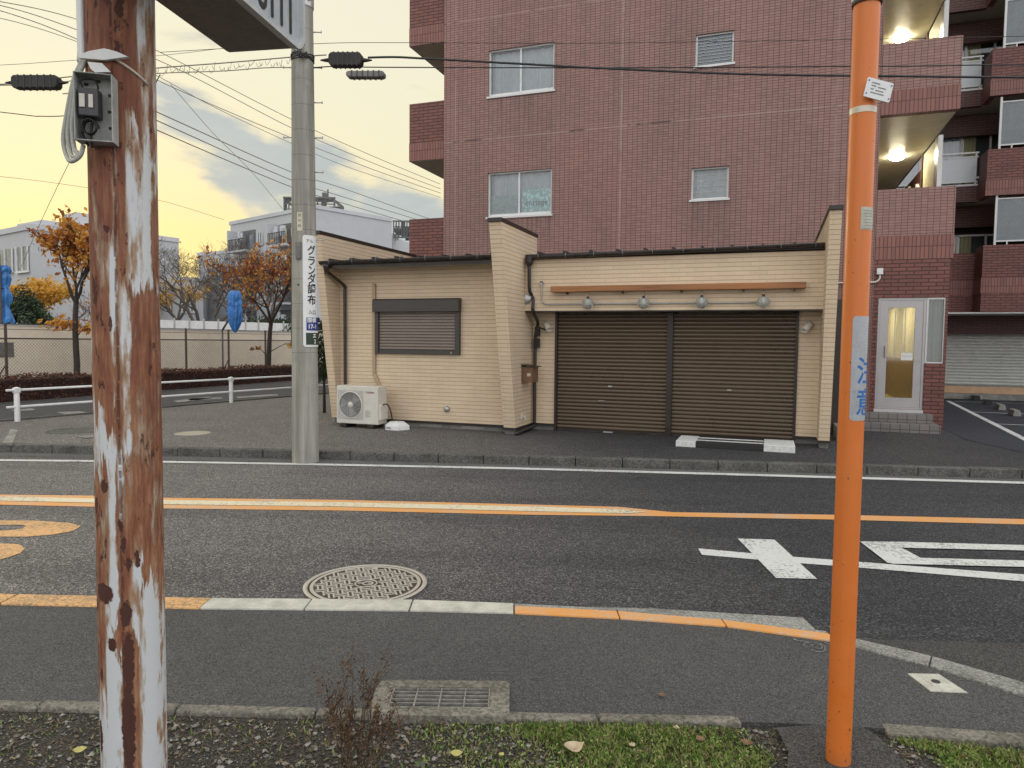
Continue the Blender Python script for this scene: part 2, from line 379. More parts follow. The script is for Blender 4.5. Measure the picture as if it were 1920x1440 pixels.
def joints(h, col, u, v_):
    # expansion joints of the tiled facade, faint grey sealant lines
    n = h.noise(h.comb(u, v_), 1.3, 4, 0.7)
    def line(val, c, w_): return h.math('LESS_THAN', h.math('ABSOLUTE', h.math('SUBTRACT', val, c)), w_)
    a = h.math('MAXIMUM', line(u, 0.47, 0.022), h.math('MAXIMUM', line(u, -3.18, 0.016), line(u, 4.4, 0.012)))
    b_ = h.math('MAXIMUM', line(v_, 5.93, 0.014), line(v_, 8.46, 0.014))
    m_ = h.math('MULTIPLY', h.math('MAXIMUM', a, b_), h.maprange(n, 0.36, 0.55))
    m2 = h.math('MULTIPLY', b_, h.maprange(n, 0.47, 0.40))
    col = h.mix(h.math('MULTIPLY', m_, 0.42), col, (0.40, 0.31, 0.27))
    col = h.mix(h.math('MULTIPLY', m2, 0.85), col, (0.05, 0.025, 0.02))
    # small weeping marks under the windows and at the anchor points
    v = h.voro(h.comb(h.math('MULTIPLY', u, 0.55), h.math('MULTIPLY', v_, 0.5)), 1.0)
    col = h.mix(h.maprange(v.outputs['Distance'], 0.07, 0.02, 0, 0.5), col, (0.09, 0.045, 0.04))
    st = h.noise(h.comb(h.math('MULTIPLY', u, 7.0), h.math('MULTIPLY', v_, 0.22)), 1.0, 5, 0.65)
    col = h.mix(h.maprange(st, 0.52, 0.74, 0, 0.42), col, h.mix(1.0, col, (0.66, 0.64, 0.66), 'MULTIPLY'))
    col = h.mix(h.maprange(st, 0.42, 0.25, 0, 0.30), col, h.mix(1.0, col, (1.25, 1.2, 1.2), 'MULTIPLY'))
    for a0, a1, zb in ((-2.5, -.9, 6.78), (-2.5, -.9, 4.25), (1.8, 2.65, 6.9), (1.8, 2.65, 4.37)):      # dirt washed down below the sills
        m3 = h.math('MULTIPLY', h.math('MULTIPLY', h.maprange(u, a0, a0 + .1), h.maprange(u, a1 - .1, a1, 1, 0)), h.math('MULTIPLY', h.maprange(v_, zb - 1.1, zb - .05), h.math('LESS_THAN', v_, zb)))
        m3 = h.math('MULTIPLY', m3, h.maprange(h.noise(h.comb(h.math('MULTIPLY', u, 16.0), h.math('MULTIPLY', v_, 0.8)), 1.0, 4, 0.6), 0.46, 0.66))
        col = h.mix(h.math('MULTIPLY', m3, 0.55), col, (0.10, 0.06, 0.052))
    red = h.maprange(h.noise(h.comb(u, v_), 0.33, 3), 0.48, 0.62)
    return h.mix(h.math('MULTIPLY', red, 0.22), col, h.mix(1.0, col, (1.12, 0.84, 0.84), 'MULTIPLY'))
M['tile'] = brickmat('mauve_wall_tile', (0.315, 0.172, 0.148), (0.262, 0.138, 0.119), (0.085, 0.042, 0.037), 0.10, 0.05, 0.0050, 0.0, 0.42, 0.6, 0.36, hl=joints)
M['tile2'] = brickmat('mauve_parapet_tile', (0.30, 0.165, 0.142), (0.25, 0.13, 0.113), (0.075, 0.036, 0.032), 0.10, 0.05, 0.0042, 0.0, 0.42, 0.5, 0.25)
M['soldier'] = brickmat('upright_red_brick', (0.26, 0.105, 0.085), (0.20, 0.08, 0.066), (0.07, 0.03, 0.028), 0.225, 0.065, 0.006, 0.0, 0.5, 0.8, 0.3, swap=True)
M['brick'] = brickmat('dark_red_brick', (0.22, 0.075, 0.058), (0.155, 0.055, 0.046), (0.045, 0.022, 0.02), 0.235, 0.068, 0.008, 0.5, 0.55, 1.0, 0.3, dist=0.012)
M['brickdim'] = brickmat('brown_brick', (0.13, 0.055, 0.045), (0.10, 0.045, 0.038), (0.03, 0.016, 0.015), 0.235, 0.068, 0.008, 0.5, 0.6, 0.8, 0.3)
M['steptile'] = brickmat('grey_step_tile', (0.21, 0.19, 0.18), (0.17, 0.155, 0.145), (0.06, 0.055, 0.055), 0.15, 0.15, 0.006, 0.0, 0.6, 0.6, 0.3)
M['shut_br'] = plain('brown_shutter_slats', (0.100, 0.070, 0.045), 0.33, 0.35, 0.14, 1.5)
M['shut_g'] = plain('taupe_shutter_slats', (0.23, 0.19, 0.165), 0.5, 0.1, 0.08, 2)
M['shut_w'] = plain('grey_white_shutter_slats', (0.52, 0.53, 0.50), 0.5, 0.1, 0.10, 1)
M['boxbr'] = plain('charcoal_brown_box', (0.055, 0.050, 0.046), 0.45, 0.1, 0.1, 2)
M['door'] = plain('satin_steel_door', (0.40, 0.39, 0.40), 0.38, 0.45, 0.08, 3)
M['cream_in'] = plain('entrance_floor', (0.62, 0.55, 0.30), 0.35, 0, 0.1)
M['brown_in'] = plain('entrance_panelling', (0.30, 0.20, 0.10), 0.45, 0, 0.12)
M['whitewall'] = plain('white_building_wall', (0.46, 0.475, 0.50), 0.8, 0, 0.06, 0.2)
M['whitewall2'] = plain('off_white_building_wall', (0.50, 0.515, 0.545), 0.8, 0, 0.08, 0.2)
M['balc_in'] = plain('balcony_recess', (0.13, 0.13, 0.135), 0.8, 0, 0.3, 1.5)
M['win_far'] = plain('far_window_glass', (0.20, 0.22, 0.25), 0.15, 0, 0.5, 0.5)
M['mustard'] = plain('beige_screen_wall', (0.80, 0.72, 0.60), 0.85, 0, 0.10, 0.6, 0.2)
M['frost'] = plain('frosted_screen_glass', (0.16, 0.185, 0.20), 0.22, 0, 0.18, 1.2)
M['frost_w'] = plain('white_rail_panel', (0.55, 0.59, 0.62), 0.3, 0, 0.1, 1.5)
M['blue_tarp'] = plain('blue_tarpaulin', (0.04, 0.19, 0.52), 0.4, 0, 0.4, 3)
M['bark'] = plain('dark_bark', (0.045, 0.036, 0.030), 0.9, 0, 0.4, 12, 1.0)
M['bark_g'] = plain('grey_bark', (0.10, 0.085, 0.075), 0.9, 0, 0.4, 12, 1.0)
M['wire'] = plain('cable_black', (0.02, 0.02, 0.022), 0.5, 0, 0.1)
M['wire_g'] = plain('cable_grey', (0.24, 0.22, 0.19), 0.6, 0, 0.1)
M['plate'] = plain('white_enamel_plate', (0.70, 0.72, 0.72), 0.35, 0, 0.05, 10)
M['ink'] = plain('black_lettering', (0.012, 0.012, 0.014), 0.5, 0, 0.1)
M['blue_ink'] = plain('blue_lettering', (0.012, 0.13, 0.42), 0.5, 0, 0.1)
M['navy'] = plain('navy_sign_field', (0.02, 0.035, 0.22), 0.45, 0, 0.1)
M['green'] = plain('dark_green_sign_field', (0.015, 0.035, 0.022), 0.45, 0, 0.1)
M['grey_ink'] = plain('grey_print', (0.20, 0.20, 0.21), 0.6, 0, 0.1)
M['red_ink'] = plain('faded_red_arrow', (0.42, 0.25, 0.22), 0.5, 0, 0.1)
M['band'] = plain('worn_band', (0.55, 0.50, 0.42), 0.4, 0.4, 0.2, 30)

def cyl_uv(h, rr):
    x, y, z = h.sep(h.obj)[0:3]; a = h.math('ARCTAN2', y, x); return h.comb(h.math('MULTIPLY', a, rr), 0, z), a, z
def rustfn(h):
    x, y, z = h.sep(h.obj)[0:3]; a = h.math('ARCTAN2', y, x)
    p = h.n('ShaderNodeCombineXYZ'); h.put(p.inputs[0], x); h.put(p.inputs[1], y); h.put(p.inputs[2], h.math('MULTIPLY', z, 0.11)); pv = p.outputs[0]
    q = h.n('ShaderNodeCombineXYZ'); h.put(q.inputs[0], x); h.put(q.inputs[1], y); h.put(q.inputs[2], h.math('MULTIPLY', z, 0.4)); qv = q.outputs[0]
    n1 = h.noise(pv, 26, 7, 0.62, 0.15); n2 = h.noise(pv, 75, 5, 0.6); n3 = h.noise(qv, 16, 7, 0.68, 0.2)
    fine = h.noise(h.obj, 220, 4, 0.7)
    # share of rust: more towards the top; the paint survives in patches and strips
    RP = 0.0925; un = h.math('DIVIDE', x, RP); wob = h.math('SUBTRACT', n3, 0.5); wz = h.math('SUBTRACT', h.noise(pv, 55, 5, 0.6), 0.5)
    uu = h.math('ADD', un, h.math('MULTIPLY', wob, 0.30)); zz = h.math('ADD', z, h.math('MULTIPLY', wz, 0.55))
    uf = h.math('ADD', un, h.math('MULTIPLY', h.math('SUBTRACT', h.noise(h.obj, 50, 4, 0.6), 0.5), 0.22)); zf_ = h.math('ADD', z, h.math('MULTIPLY', h.math('SUBTRACT', h.noise(h.obj, 45, 4, 0.65), 0.5), 0.05))
    def soft(v_, a_, b_, w_): return h.math('MULTIPLY', h.maprange(v_, a_ - w_, a_ + w_), h.maprange(v_, b_ - w_, b_ + w_, 1, 0))
    def Z(py): return 1.62 - (py - 646) * 2.17 / 1331
    def U(px, py): return (px - (232 + 19 * py / 1440.0)) / 63.0
    wm = None; front_ = h.math('LESS_THAN', y, 0.03)
    for (x0, x1, y0, y1, k_) in ((270, 300, 255, 560, 1), (246, 256, 300, 480, .45), (262, 276, 560, 840, .65), (243, 252, 470, 760, .7), (196, 240, 790, 880, 1), (236, 252, 800, 1160, .95), (186, 206, 820, 900, .8),
                                 (276, 292, 1060, 1200, .9), (290, 312, 1090, 1500, 1), (228, 262, 1210, 1500, 1), (186, 232, 1310, 1500, .9), (255, 266, 890, 960, .6), (168, 176, -50, 120, .5), (242, 248, -50, 60, .7), (284, 300, -100, 260, .8)):
        q_ = h.math('MULTIPLY', h.math('MULTIPLY', soft(uu, U(x0, (y0 + y1) / 2), U(x1, (y0 + y1) / 2), .07), soft(zz, Z(y1), Z(y0), .04)), k_)
        wm = q_ if wm is None else h.math('MAXIMUM', wm, q_)
    sp = None
    for (px, py, rx, rz) in ((223, 1114, 21, 19), (197, 1139, 7, 10), (267, 1152, 10, 26), (240, 1207, 10, 13), (212, 1270, 5, 15), (206, 1392, 7, 34), (272, 1245, 10, 60), (271, 1370, 12, 95), (226, 915, 8, 13), (202, 950, 6, 13), (259, 985, 5, 12), (264, 1020, 5, 14), (216, 303, 14, 15), (262, 70, 6, 22), (238, 200, 8, 18), (240, 285, 10, 12), (220, 70, 4, 10), (192, 1084, 7, 7), (286, 1050, 4, 16), (190, 860, 4, 12), (236, 455, 5, 8), (243, 620, 4, 12), (258, 150, 5, 20)):
        q_ = h.math('ADD', h.math('POWER', h.math('ABSOLUTE', h.math('DIVIDE', h.math('SUBTRACT', uf, U(px, py)), rx / 63.0)), 2.0), h.math('POWER', h.math('ABSOLUTE', h.math('DIVIDE', h.math('SUBTRACT', zf_, Z(py)), rz * 2.17 / 1331)), 2.0))
        q_ = h.maprange(q_, 0.75, 1.15, 1, 0); sp = q_ if sp is None else h.math('MAXIMUM', sp, q_)
    sp = h.math('MULTIPLY', sp, front_); wm = h.math('MULTIPLY', wm, h.math('MAXIMUM', front_, 0.5))
    up_ = h.maprange(z, 0.9, 2.5)
    k = h.math('ADD', h.math('MULTIPLY', n1, 0.75), h.math('MULTIPLY', n3, 0.45))
    k = h.math('ADD', k, h.math('ADD', h.math('MULTIPLY', up_, 0.07), 0.035)); k = h.math('SUBTRACT', k, h.math('MULTIPLY', wm, 0.24))
    k = h.math('ADD', k, h.math('MULTIPLY', h.math('SUBTRACT', n2, 0.5), 0.30)); stain = h.maprange(k, 0.44, 0.56); rust = h.maprange(k, 0.53, 0.65)
    white = h.mix(fine, (0.50, 0.53, 0.56), (0.62, 0.64, 0.65))
    tan = h.mix(n2, (0.24, 0.13, 0.07), (0.44, 0.33, 0.23))
    rc = h.ramp(h.math('ADD', h.math('MULTIPLY', n2, .6), h.math('MULTIPLY', n3, .4)), [(0.36, (0.075, 0.022, 0.014)), (0.46, (0.17, 0.052, 0.028)), (0.54, (0.25, 0.095, 0.045)), (0.64, (0.36, 0.20, 0.11))])
    rc = h.mix(h.math('MULTIPLY', up_, 0.45), rc, (0.16, 0.052, 0.038))
    col = h.mix(stain, white, tan); col = h.mix(h.math('MULTIPLY', rust, 0.92), col, rc)
    # scaly dark pits and flaking lines
    v = h.voro(h.n('ShaderNodeVectorMath', operation='ADD').outputs[0] if False else qv, 22)
    pit = h.math('MULTIPLY', h.math('MAXIMUM', h.maprange(h.noise(qv, 30, 6, 0.7, 0.4), 0.60, 0.65), h.maprange(h.noise(h.scale(h.obj, 1, 1, .6), 13, 5, 0.6), 0.67, 0.69)), h.maprange(k, 0.5, 0.6)); pit = h.math('MAXIMUM', pit, sp)
    seam = h.maprange(h.math('ABSOLUTE', h.math('SUBTRACT', x, h.math('ADD', 0.022, h.math('MULTIPLY', h.math('SUBTRACT', n3, 0.5), 0.018)))), 0.0045, 0.002)
    seam = h.math('MULTIPLY', seam, h.maprange(h.noise(h.comb(0, 0, z), 14, 6, 0.7), 0.42, 0.5))
    pit = h.math('MAXIMUM', pit, h.math('MULTIPLY', seam, 0.75))
    col = h.mix(pit, col, h.mix(fine, (0.035, 0.012, 0.010), (0.10, 0.035, 0.022)))
    bump(h, h.math('ADD', h.math('MULTIPLY', h.math('SUBTRACT', 1.0, rust), 0.7), h.math('ADD', h.math('MULTIPLY', fine, 0.35), h.math('MULTIPLY', pit, -0.9))), 0.7, 0.004)
    rough(h, h.maprange(rust, 0, 1, 0.45, 0.85))
    return col
M['rust'] = newmat('flaking_rusty_paint', rustfn, 0.7)
def orangefn(h):
    n = h.noise(h.obj, 5, 5, 0.6); n2 = h.noise(h.obj, 90, 4, 0.7)
    sx = h.n('ShaderNodeCombineXYZ'); x, y, z = h.sep(h.obj)[0:3]
    st = h.noise(h.comb(h.math('MULTIPLY', x, 60), h.math('MULTIPLY', y, 60), h.math('MULTIPLY', z, 2.0)), 1.0, 4, 0.6)
    col = h.mix(n, (0.60, 0.150, 0.022), (0.68, 0.190, 0.034))
    col = h.mix(h.math('MULTIPLY', h.maprange(st, 0.5, 0.8), 0.35), col, (0.42, 0.13, 0.04))
    chip = h.maprange(h.math('ADD', h.noise(h.obj, 70, 3, 0.5), h.maprange(z, 0.0, 0.5, 0.07, 0)), 0.70, 0.73)
    col = h.mix(h.maprange(h.noise(h.obj, 14, 5, 0.7), 0.55, 0.75, 0, 0.35), col, (0.50, 0.20, 0.075))
    col = h.mix(chip, col, (0.16, 0.06, 0.03))
    dirt = h.maprange(z, 0.0, 0.10, 0.6, 0)
    col = h.mix(h.math('MULTIPLY', dirt, n2), col, (0.12, 0.07, 0.04))
    bump(h, n2, 0.12, 0.002); rough(h, h.maprange(n, 0.3, 0.7, 0.32, 0.5)); return col
M['orange'] = newmat('orange_pole_paint', orangefn, 0.42)
def poleconc(h):
    x, y, z = h.sep(h.obj)[0:3]
    st = h.noise(h.comb(h.math('MULTIPLY', x, 9), h.math('MULTIPLY', y, 9), h.math('MULTIPLY', z, 0.5)), 1.3, 6, 0.6)
    n = h.noise(h.obj, 60, 4, 0.7); n3 = h.noise(h.obj, 2.5, 5, 0.6)
    col = h.mix(h.maprange(st, .3, .7), (0.22, 0.215, 0.185), (0.42, 0.405, 0.36)); col = h.mix(h.math('MULTIPLY', n, 0.35), col, (0.16, 0.155, 0.14))
    ring = h.math('LESS_THAN', h.math('FRACT', h.math('MULTIPLY', h.math('ADD', z, 0.13), 3.2)), 0.025)
    col = h.mix(h.math('MULTIPLY', ring, h.maprange(z, 1.2, 1.3, 0, 0.5)), col, (0.08, 0.075, 0.07))
    col = h.mix(h.maprange(n3, 0.5, 0.7, 0, 0.4), col, (0.17, 0.18, 0.15))
    bump(h, n, 0.35, 0.004); return col
M['poleconc'] = newmat('weathered_pole_concrete', poleconc, 0.85)
def dirtfn(h):
    P = h.world; v = h.voro(P, 55); v2 = h.voro(P, 140); n = h.noise(P, 4, 6, 0.65)
    col = h.ramp(h.sep(v2.outputs['Color'])[0], [(0, (0.035, 0.030, 0.026)), (0.5, (0.085, 0.075, 0.065)), (1, (0.20, 0.185, 0.165))])
    col = h.mix(n, col, h.mix(1.0, col, (0.6, 0.55, 0.48), 'MULTIPLY'))
    bump(h, h.math('ADD', v.outputs['Distance'], v2.outputs['Distance']), 1.0, 0.02); return col
M['dirt'] = newmat('gravelly_soil', dirtfn, 0.95)
def rand_by_pos(stops, scl=9.0, trans=0.0, r=0.6):
    def fn(h):
        v = h.voro(h.world, scl); n = h.noise(h.world, scl * 0.12, 3)
        k = h.math('ADD', h.math('MULTIPLY', h.sep(v.outputs['Color'])[0], 0.65), h.math('MULTIPLY', n, 0.35))
        col = h.ramp(k, stops)
        if trans:
            t = h.t; tr = h.n('ShaderNodeBsdfTranslucent'); h.put(tr.inputs[0], col)
            mx = h.n('ShaderNodeMixShader'); mx.inputs[0].default_value = trans
            t.links.new(h.bs.outputs[0], mx.inputs[1]); t.links.new(tr.outputs[0], mx.inputs[2]); t.links.new(mx.outputs[0], h.out.inputs[0])
        return col
    return fn
M['leaf_or'] = newmat('autumn_leaves', rand_by_pos([(0.15, (0.16, 0.045, 0.02)), (0.4, (0.46, 0.17, 0.03)), (0.6, (0.62, 0.28, 0.04)), (0.8, (0.66, 0.40, 0.08))], 5, 0.4), 0.6)
M['leaf_red'] = newmat('russet_leaves', rand_by_pos([(0.2, (0.16, 0.05, 0.03)), (0.45, (0.36, 0.11, 0.04)), (0.62, (0.52, 0.22, 0.04)), (0.8, (0.62, 0.36, 0.06))], 4, 0.35), 0.6)
M['leaf_yel'] = newmat('golden_leaves', rand_by_pos([(0.2, (0.42, 0.22, 0.03)), (0.5, (0.68, 0.38, 0.06)), (0.8, (0.80, 0.52, 0.12))], 3, 0.4), 0.6)
M['leaf_dk'] = newmat('dark_evergreen_leaves', rand_by_pos([(0.2, (0.010, 0.020, 0.012)), (0.5, (0.025, 0.050, 0.022)), (0.8, (0.06, 0.10, 0.035))], 5, 0.15), 0.5)
M['leaf_hedge'] = newmat('hedge_leaves', rand_by_pos([(0.2, (0.028, 0.012, 0.010)), (0.45, (0.085, 0.026, 0.018)), (0.65, (0.16, 0.046, 0.025)), (0.85, (0.17, 0.10, 0.035))], 22, 0.2), 0.6)
M['grass'] = newmat('lawn_grass', rand_by_pos([(0.15, (0.055, 0.10, 0.02)), (0.4, (0.16, 0.27, 0.05)), (0.62, (0.32, 0.43, 0.11)), (0.82, (0.44, 0.40, 0.19))], 60, 0.3), 0.6)
M['drygrass'] = newmat('dry_litter', rand_by_pos([(0.2, (0.10, 0.065, 0.035)), (0.6, (0.24, 0.17, 0.10)), (0.9, (0.42, 0.33, 0.22))], 50, 0.2), 0.8)
M['weed'] = newmat('brown_weed', rand_by_pos([(0.2, (0.040, 0.020, 0.014)), (0.6, (0.12, 0.065, 0.035)), (0.9, (0.22, 0.14, 0.07))], 60, 0.15), 0.8)
M['stone'] = newmat('loose_stones', rand_by_pos([(0.1, (0.05, 0.046, 0.042)), (0.5, (0.15, 0.14, 0.125)), (0.9, (0.38, 0.36, 0.33))], 45), 0.9)
M['curtain'] = plain('net_curtain', (0.55, 0.58, 0.62), 0.9, 0, 0.12, 3)
M['curtain_c'] = plain('cream_curtain', (0.62, 0.56, 0.36), 0.9, 0, 0.12, 3)
M['room'] = plain('dim_room', (0.10, 0.11, 0.11), 0.9, 0, 0.3, 2)
def leafscreen(h):
    u, v_ = wallvec(h); v = h.voro(h.comb(h.math('MULTIPLY', u, 1.7), v_), 11); n = h.noise(h.comb(u, v_), 9, 4)
    c = h.mix(h.math('GREATER_THAN', v.outputs['Distance'], 0.42), (0.60, 0.88, 0.90), (0.25, 0.42, 0.42))
    return h.mix(h.math('MULTIPLY', n, .6), c, (0.72, 0.90, 0.92))
M['leafscreen'] = newmat('patterned_window_film', leafscreen, 0.6)
def glassfn(h):
    t = h.t; tr = h.n('ShaderNodeBsdfTransparent'); tr.inputs[0].default_value = (0.86, 0.90, 0.90, 1)
    gl = h.n('ShaderNodeBsdfGlossy'); gl.inputs['Roughness'].default_value = 0.03; gl.inputs[0].default_value = (0.95, 0.97, 1, 1)
    fr = h.n('ShaderNodeFresnel'); fr.inputs[0].default_value = 1.5
    bump_ = h.n('ShaderNodeBump'); h.put(bump_.inputs['Height'], h.noise(h.obj, 2.5, 2)); bump_.inputs['Strength'].default_value = 0.04
    t.links.new(bump_.outputs[0], gl.inputs['Normal'])
    mx = h.n('ShaderNodeMixShader'); h.put(mx.inputs[0], h.math('MULTIPLY', fr.outputs[0], 2.2, clamp=True))
    t.links.new(tr.outputs[0], mx.inputs[1]); t.links.new(gl.outputs[0], mx.inputs[2]); t.links.new(mx.outputs[0], h.out.inputs[0])
M['glass'] = newmat('window_glass', glassfn)
def seedglass(h):
    h.bs.inputs['Transmission Weight'].default_value = 0.75; h.bs.inputs['IOR'].default_value = 1.45
    n = h.noise(h.obj, 60, 3, 0.6); bump(h, n, 0.5, 0.01); return h.mix(n, (0.62, 0.66, 0.62), (0.85, 0.88, 0.84))
M['seeded'] = newmat('seeded_lamp_glass', seedglass, 0.06)
def emis(name, c, s):
    def fn(h): h.put(h.bs.inputs['Emission Color'], c); h.bs.inputs['Emission Strength'].default_value = s; return (0.8, 0.8, 0.8)
    return newmat(name, fn)
M['lamp'] = emis('lit_ceiling_lamp', (1, 0.90, 0.62), 95)
M['lamp_in'] = emis('lit_entrance_lamp', (1, 0.86, 0.52), 16)
M['chain'] = None
def chainfn(h):
    u, v_ = wallvec(h)
    def ln(k): return h.math('LESS_THAN', h.math('ABSOLUTE', h.math('SUBTRACT', h.math('FRACT', h.math('MULTIPLY', k, 11.0)), 0.5)), 0.045)
    m_ = h.math('MAXIMUM', ln(h.math('ADD', u, v_)), ln(h.math('SUBTRACT', u, v_)))
    t = h.t; tr = h.n('ShaderNodeBsdfTransparent'); mx = h.n('ShaderNodeMixShader'); h.put(mx.inputs[0], m_)
    t.links.new(tr.outputs[0], mx.inputs[1]); t.links.new(h.bs.outputs[0], mx.inputs[2]); t.links.new(mx.outputs[0], h.out.inputs[0])
    return (0.16, 0.145, 0.12)
M['chain'] = newmat('chain_link_mesh', chainfn, 0.6, 0.3)
def latticefn(h):
    u, v_ = wallvec(h)
    def ln(k, f, w_): return h.math('LESS_THAN', h.math('FRACT', h.math('MULTIPLY', k, f)), w_)
    m_ = h.math('MAXIMUM', ln(u, 0.8, 0.35), ln(v_, 0.8, 0.3))
    t = h.t; tr = h.n('ShaderNodeBsdfTransparent'); mx = h.n('ShaderNodeMixShader'); h.put(mx.inputs[0], m_)
    t.links.new(tr.outputs[0], mx.inputs[1]); t.links.new(h.bs.outputs[0], mx.inputs[2]); t.links.new(mx.outputs[0], h.out.inputs[0])
    return (0.06, 0.06, 0.065)
M['lattice'] = newmat('rooftop_lattice', latticefn, 0.6)

# ------------------------------------------------------------------ ground, roads, kerbs
def sheet(name, pts, z, mat, kind='structure'):
    o = MB().add([(p[0], p[1], z) for p in pts], [list(range(len(pts)))]).build(name, mat)
    if o.data.polygons[0].normal.z < 0: o.data.flip_normals()
    return tag(o, kind=kind)
def pxs(l, z=0.0): return [at(x, y, z) for x, y in l]
def slab(name, pts, z0, z1, mat, bevel=0.0):
    n = len(pts); a = sum(pts[i][0] * pts[(i + 1) % n][1] - pts[(i + 1) % n][0] * pts[i][1] for i in range(n))
    if a < 0: pts = pts[::-1]
    return MB().prism([(p[0], p[1]) for p in pts], 2, z0, z1).build(name, mat, bevel=bevel)

sheet('ground', [(-400, -60), (400, -60), (400, 500), (-400, 500)], -0.06, M['dirt'])
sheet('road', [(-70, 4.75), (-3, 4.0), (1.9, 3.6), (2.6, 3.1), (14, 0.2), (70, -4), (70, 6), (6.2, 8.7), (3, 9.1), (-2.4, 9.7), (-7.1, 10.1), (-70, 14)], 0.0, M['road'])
# far kerb stones, one strip of stones along the road
fk = [(-60, 13.6), (-7.1, 9.78), (-2.42, 9.43), (2.96, 8.86), (6.22, 8.53), (40, 5.2)]
def along(poly, d_):
    for i in range(len(poly) - 1):
        a, b = Vector(poly[i]), Vector(poly[i + 1]); l = (b - a).length
        if d_ <= l: return a + (b - a) * (d_ / l), (b - a).normalized()
        d_ -= l
    return Vector(poly[-1]), (b - a).normalized()
km = MB(); dd = 40.0; tot = sum((Vector(fk[i + 1]) - Vector(fk[i])).length for i in range(len(fk) - 1))
while dd < tot - 20:
    p, t = along(fk, dd); q, t2 = along(fk, dd + 0.592); n_ = Vector((-t.y, t.x)); j = rnd.uniform(-.004, .004); hz = 0.112 + rnd.uniform(-.004, .004)
    w_ = 0.15
    km.prism([(p.x + n_.x * j, p.y + n_.y * j), (q.x + n_.x * j, q.y + n_.y * j), (q.x + n_.x * w_, q.y + n_.y * w_), (p.x + n_.x * w_, p.y + n_.y * w_)], 2, -0.02, hz)
    dd += 0.6
tag(km.build('far_kerb', M['kerb_far'], bevel=0.012), kind='structure')
sheet('far_gutter', [(p[0], p[1] - 0.02) for p in fk] + [(p[0], p[1] - 0.30) for p in fk[::-1]], 0.004, M['seal'])
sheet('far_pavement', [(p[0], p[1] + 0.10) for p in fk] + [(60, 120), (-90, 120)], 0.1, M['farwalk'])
def lpoly(l): return [L(s, v) for s, v in l]
sheet('side_street', lpoly([(-12.9, -6), (-9.35, -3.0), (-8.72, 1.88), (-7.4, 12), (-5, 30), (-12.9, 60)]), 0.104, M['street'])
slab('side_street_kerb', lpoly([(-9.45, -2.9), (-9.33, -2.9), (-7.4, 11.4), (-7.52, 11.4)]), 0.09, 0.13, M['kerb_far']); tag(bpy.data.objects['side_street_kerb'], kind='structure')
sheet('parking_lot', lpoly([(6.4, 1.6), (7.2, -0.9), (30, -4), (30, 14.6), (6.4, 14.6)]), 0.104, M['lot'])
def stripe(name, a, b, wd, z, mat):
    a, b = Vector((a[0], a[1])), Vector((b[0], b[1])); t = (b - a).normalized(); n_ = Vector((-t.y, t.x)) * wd / 2
    return sheet(name, [a - n_, b - n_, b + n_, a + n_], z, mat)
A_ = at(1777, 752, .1); B_ = at(1921, 824, .1)
stripe('parking_line', A_, A_ + (B_ - A_) * 1.6, 0.11, 0.108, M['white'])
for a, b in (((1788, 753), (1925, 757)), ((1822, 773), (1925, 777)), ((1868, 795.5), (1925, 798))):
    p, q = at(*a, .1), at(*b, .1); stripe('parking_line', p, p + (q - p) * 3, 0.07, 0.1085, M['white'])

# the near footway, its kerb stones and its edging
kt = [(-3.12, 4.26), (-1.87, 4.22), (0.03, 4.19), (1.63, 4.04)]
near = pxs([(0, 1141), (375, 1149), (770, 1153), (965, 1158), (1160, 1168), (1355, 1182), (1560, 1210), (1740, 1250), (1920, 1312)])
top = pxs([(0, 1122), (380, 1130), (770, 1133), (965, 1140), (1160, 1150), (1355, 1167), (1560, 1194), (1740, 1236), (1920, 1291)])
left_k = [Vector((-14, 4.75, 0)), near[0]]
walkpts = [(-60, 6.9), (-14, 4.78)] + [(p.x, p.y + .02) for p in near] + [(3.4, 2.55), (6, 0.9), (14, -3.5), (14, -4.2), (2.1, 2.8), (1.17, 2.88), (-0.57, 2.93), (-2.2, 2.98), (-14, 3.6), (-60, 5.6)]
tag(slab('near_footway', [Vector(p) for p in walkpts], -.055, 0.02, M['walk']), kind='structure')
def kseg(a0, a1, b0, b1, mat, zt=0.032, name='near_kerb'):
    o = slab(name, [a0, a1, b1, b0], -0.02, zt, mat, 0.006); return tag(o, kind='structure')
def gapped(p, q, f): return p + (q - p) * f
ex = lambda p, dx_, dy_: Vector((p.x + dx_, p.y + dy_, 0))
kl = [(0, 375, 'yellow_old')]
cuts = [(-5.4, 'y'), (-4.8, 'y'), (-4.2, 'y'), (-3.6, 'y'), (-3.0, 'y'), (-2.4, 'y')]
def knear(x):   # footway-side edge of the kerb stones
    P = [Vector((-14, 4.75, 0))] + near
    for i in range(len(P) - 1):
        if P[i].x <= x <= P[i + 1].x: return P[i].lerp(P[i + 1], (x - P[i].x) / (P[i + 1].x - P[i].x))
def kfar(x):
    P = [Vector((-14, 4.91, 0))] + top
    for i in range(len(P) - 1):
        if P[i].x <= x <= P[i + 1].x: return P[i].lerp(P[i + 1], (x - P[i].x) / (P[i + 1].x - P[i].x))
xw0, xw1 = at(385, 1140).x, at(965, 1150).x
x = xw0
while x > -13.5: kseg(knear(x - 0.592), knear(x - .004), kfar(x - 0.592), kfar(x - .004), M['yellow_old']); x -= 0.6
n_w = 3
for i in range(n_w):
    a = xw0 + (xw1 - xw0) * i / n_w; b = xw0 + (xw1 - xw0) * (i + 1) / n_w - .008
    kseg(knear(a), knear(b), kfar(a), kfar(b), M['kerb_white'])
stops = [at(965, 1150).x, at(1160, 1160).x, at(1355, 1172).x, at(1558, 1200).x]
